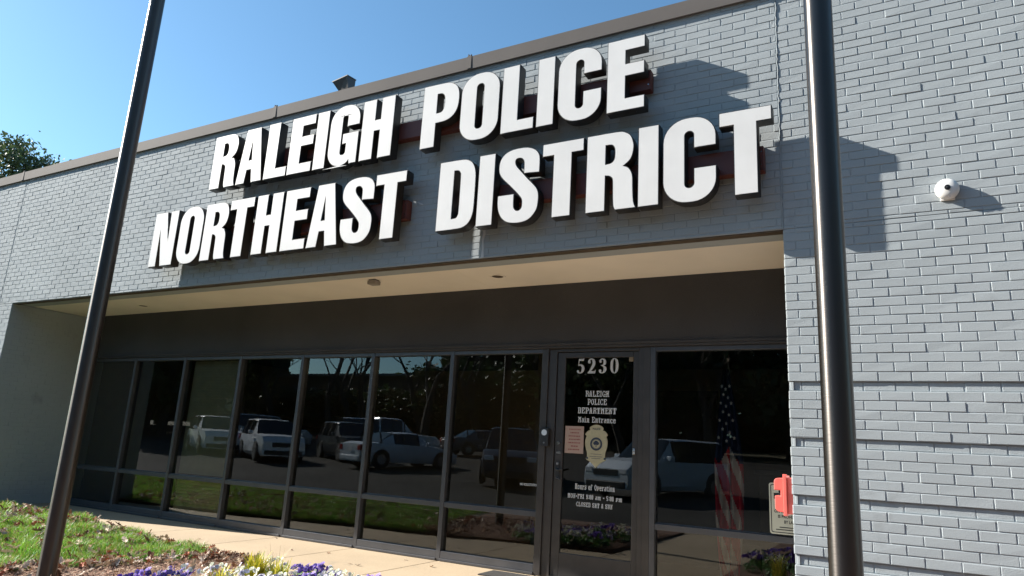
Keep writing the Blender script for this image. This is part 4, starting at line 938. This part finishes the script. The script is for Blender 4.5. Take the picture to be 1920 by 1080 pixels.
# ------------------------------------------------------------ vehicles
def car(name, label, col, x, y, rz, L_, W_, H_, kind='suv'):
    """nose points to local +X"""
    root = empty(name, label, 'car', 'vehicles in the parking lot', loc=(x, y, lotz(x, y) + .01)); root.rotation_euler.z = rz
    paint = mat('car_paint', col, .28, .1, .6, var=.03)
    hl = L_ / 2; hwd = W_ / 2; gc = .22
    P = {'suv': [(-1, .62, 0), (-.985, .62, 1, .9), (-.90, .62, 1, 1.), (-.2, .60, 1, 1.), (.18, .60, 1, .97), (.44, .60, 0), (.55, .61, 0), (.9, .56, 0), (1., .42, 0)],
         'sedan': [(-1, .60, 0), (-.86, .66, 0), (-.66, .66, 0), (-.36, .66, 1, .97), (-.05, .65, 1, 1.), (.15, .64, 1, .98), (.46, .62, 0), (.6, .60, 0), (.9, .52, 0), (1., .40, 0)],
         'pickup': [(-1, .56, 0), (-.985, .56, 1, .93), (-.3, .56, 1, .95), (-.27, .56, 1, 1.), (.1, .56, 1, 1.), (.18, .56, 1, .98), (.42, .57, 0), (.55, .57, 0), (.92, .54, 0), (1., .45, 0)]}[kind]
    V = []; gh = []
    for st_ in P:
        xx = st_[0] * hl; belt = st_[1] * H_; g_ = st_[2]; top = H_ * st_[3] if g_ else belt + .03; nar = 1 - .10 * max(0, abs(st_[0]) - .6) / .4
        wl = hwd * nar; wt = (hwd * .76 * nar) if g_ else wl * .88; gh.append(g_)
        half = [(0, gc), (wl * .9, gc), (wl, gc + .14), (wl, belt * .72), (wl * .965, belt), (wt, top - (.05 if g_ else .008)), (wt * .85, top), (0, top + .015)]
        V += [(xx, a, c) for a, c in half] + [(xx, -a, c) for a, c in half[-2:0:-1]]
    nr = 14; body = MB(); glass = MB(); bf = []; gf = []
    for i in range(len(P) - 1):
        for k in range(nr):
            f = (i * nr + k, i * nr + (k + 1) % nr, (i + 1) * nr + (k + 1) % nr, (i + 1) * nr + k)
            side = k in (4, 9); tp = k in (5, 6, 7, 8); both = gh[i] and gh[i + 1]
            if side and both and not (kind == 'pickup' and i in (2,)): gf.append(f)
            elif (tp or side) and gh[i] != gh[i + 1] and (tp): gf.append(f)
            else: bf.append(f)
    bf.append(tuple(range(nr))); bf.append(tuple((len(P) - 1) * nr + k for k in range(nr)))
    body.add(V, bf); b_ = body.build('body', paint, root, smooth=True)
    glass.add(V, gf); glass.build('windows', M['carglass'], root)
    pl_ = MB()
    for s in (-1, 1):
        for q0 in ((-.62, -.18, .14) if kind != 'pickup' else (-.02, .22)):
            xx = q0 * hl; pl_.add([(xx - .04, s * (hwd * .972), P[3][1] * H_), (xx + .04, s * (hwd * .972), P[3][1] * H_), (xx + .03, s * (hwd * .772), H_ - .06), (xx - .03, s * (hwd * .772), H_ - .06)], [(0, 1, 2, 3)])
    pl_.build('pillar', M['dark'], root)
    wr = .36 if kind != 'sedan' else .33
    for sx in (-.60, .62):
        for s in (-1, 1):
            wr_ = MB(); wr_.lathe([(wr + .06, hwd - .12), (wr + .06, hwd + .004), (0.001, hwd + .004)], (sx * hl, 0, wr + .01), 'y', 24)
            if s < 0: wr_.v = [(a, -b2, c) for a, b2, c in wr_.v]
            wr_.build('wheel_arch', M['dark'], root)
            t = MB(); t.lathe([(wr * .6, hwd - .2), (wr, hwd - .18), (wr, hwd + .0), (wr * .95, hwd + .02), (wr * .62, hwd + .02)], (sx * hl, 0, wr), 'y', 28)
            if s < 0: t.v = [(a, -b2, c) for a, b2, c in t.v]
            wh = t.build('wheel', M['tyre'], root, smooth=True)
            t = MB(); t.lathe([(wr * .62, hwd + .021), (wr * .6, hwd + .026), (wr * .2, hwd + .018), (.001, hwd + .03)], (sx * hl, 0, wr), 'y', 20)
            if s < 0: t.v = [(a, -b2, c) for a, b2, c in t.v]
            t.build('rim', M['rim'], wh)
    for s in (-1, 1):
        q = MB(); q.box(hl * .93, hl + .012, min(s * hwd * .86, s * hwd * .55), max(s * hwd * .86, s * hwd * .55), P[-1][1] * H_ - .10, P[-1][1] * H_ + .06); q.build('headlight', M['lens'], root, bevel=.02)
        q = MB(); q.box(-hl - .012, -hl * .95, min(s * hwd * .93, s * hwd * .68), max(s * hwd * .93, s * hwd * .68), P[0][1] * H_ - .22, P[0][1] * H_ - .02); q.build('tail_light', M['taillens'], root, bevel=.01)
        q = MB(); q.box(hl * .28, hl * .36, min(s * (hwd + .02), s * (hwd + .18)), max(s * (hwd + .02), s * (hwd + .18)), P[5][1] * H_ + .02, P[5][1] * H_ + .17); q.build('mirror', paint, root, bevel=.03)
    q = MB(); q.box(hl * .98, hl + .02, -hwd * .5, hwd * .5, P[-1][1] * H_ - .16, P[-1][1] * H_ + .02); q.build('grille', M['dark'], root, bevel=.01)
    q = MB(); q.box(hl * .95, hl + .04, -hwd * .8, hwd * .8, gc + .03, gc + .22); q.box(-hl - .03, -hl * .97, -hwd * .8, hwd * .8, gc + .03, gc + .22); q.build('bumper', M['dark'] if kind != 'sedan' else paint, root, bevel=.03)
    q = MB(); q.box(-hl - .035, -hl - .031, -.16, .16, P[0][1] * H_ - .24, P[0][1] * H_ - .09); q.build('licence_plate', M['white'], root)
    return root
WH = (.72, .74, .76)
car('parked_suv', 'white SUV mirrored in the window with the tan blind', WH, -30.4, -16.3, R(28), 5.0, 2.0, 1.78)
car('parked_suv', 'white SUV with dark grille mirrored in the fourth window', WH, -25.2, -15.2, R(30), 5.0, 2.0, 1.78)
car('parked_suv', 'dark SUV mirrored behind the white sedan', (.05, .06, .07), -23.4, -18.4, R(30), 4.9, 1.95, 1.75)
car('parked_sedan', 'white sedan mirrored rear quarter on in the glass', WH, -18.9, -16.6, R(-70), 4.85, 1.85, 1.46, 'sedan')
car('parked_pickup', 'white pickup with a covered bed mirrored behind the sedan', WH, -25.3, -23.6, R(-62), 5.8, 2.0, 1.95, 'pickup')
car('parked_suv', 'silver SUV mirrored in the back row of the lot', (.35, .36, .37), -33.6, -22.7, R(-50), 4.9, 1.95, 1.8)
car('parked_pickup', 'dark pickup mirrored in the window beside the door', (.07, .08, .10), -12.6, -15.0, R(62), 5.8, 2.0, 1.9, 'pickup')
car('parked_suv', 'white SUV mirrored in the door and the window right of it', (.68, .73, .78), -6.9, -14.6, R(113), 5.0, 2.0, 1.8)
car('parked_sedan', 'dark sedan mirrored far back between the pickups', (.12, .12, .13), -21.5, -27.8, R(-60), 4.8, 1.85, 1.45, 'sedan')
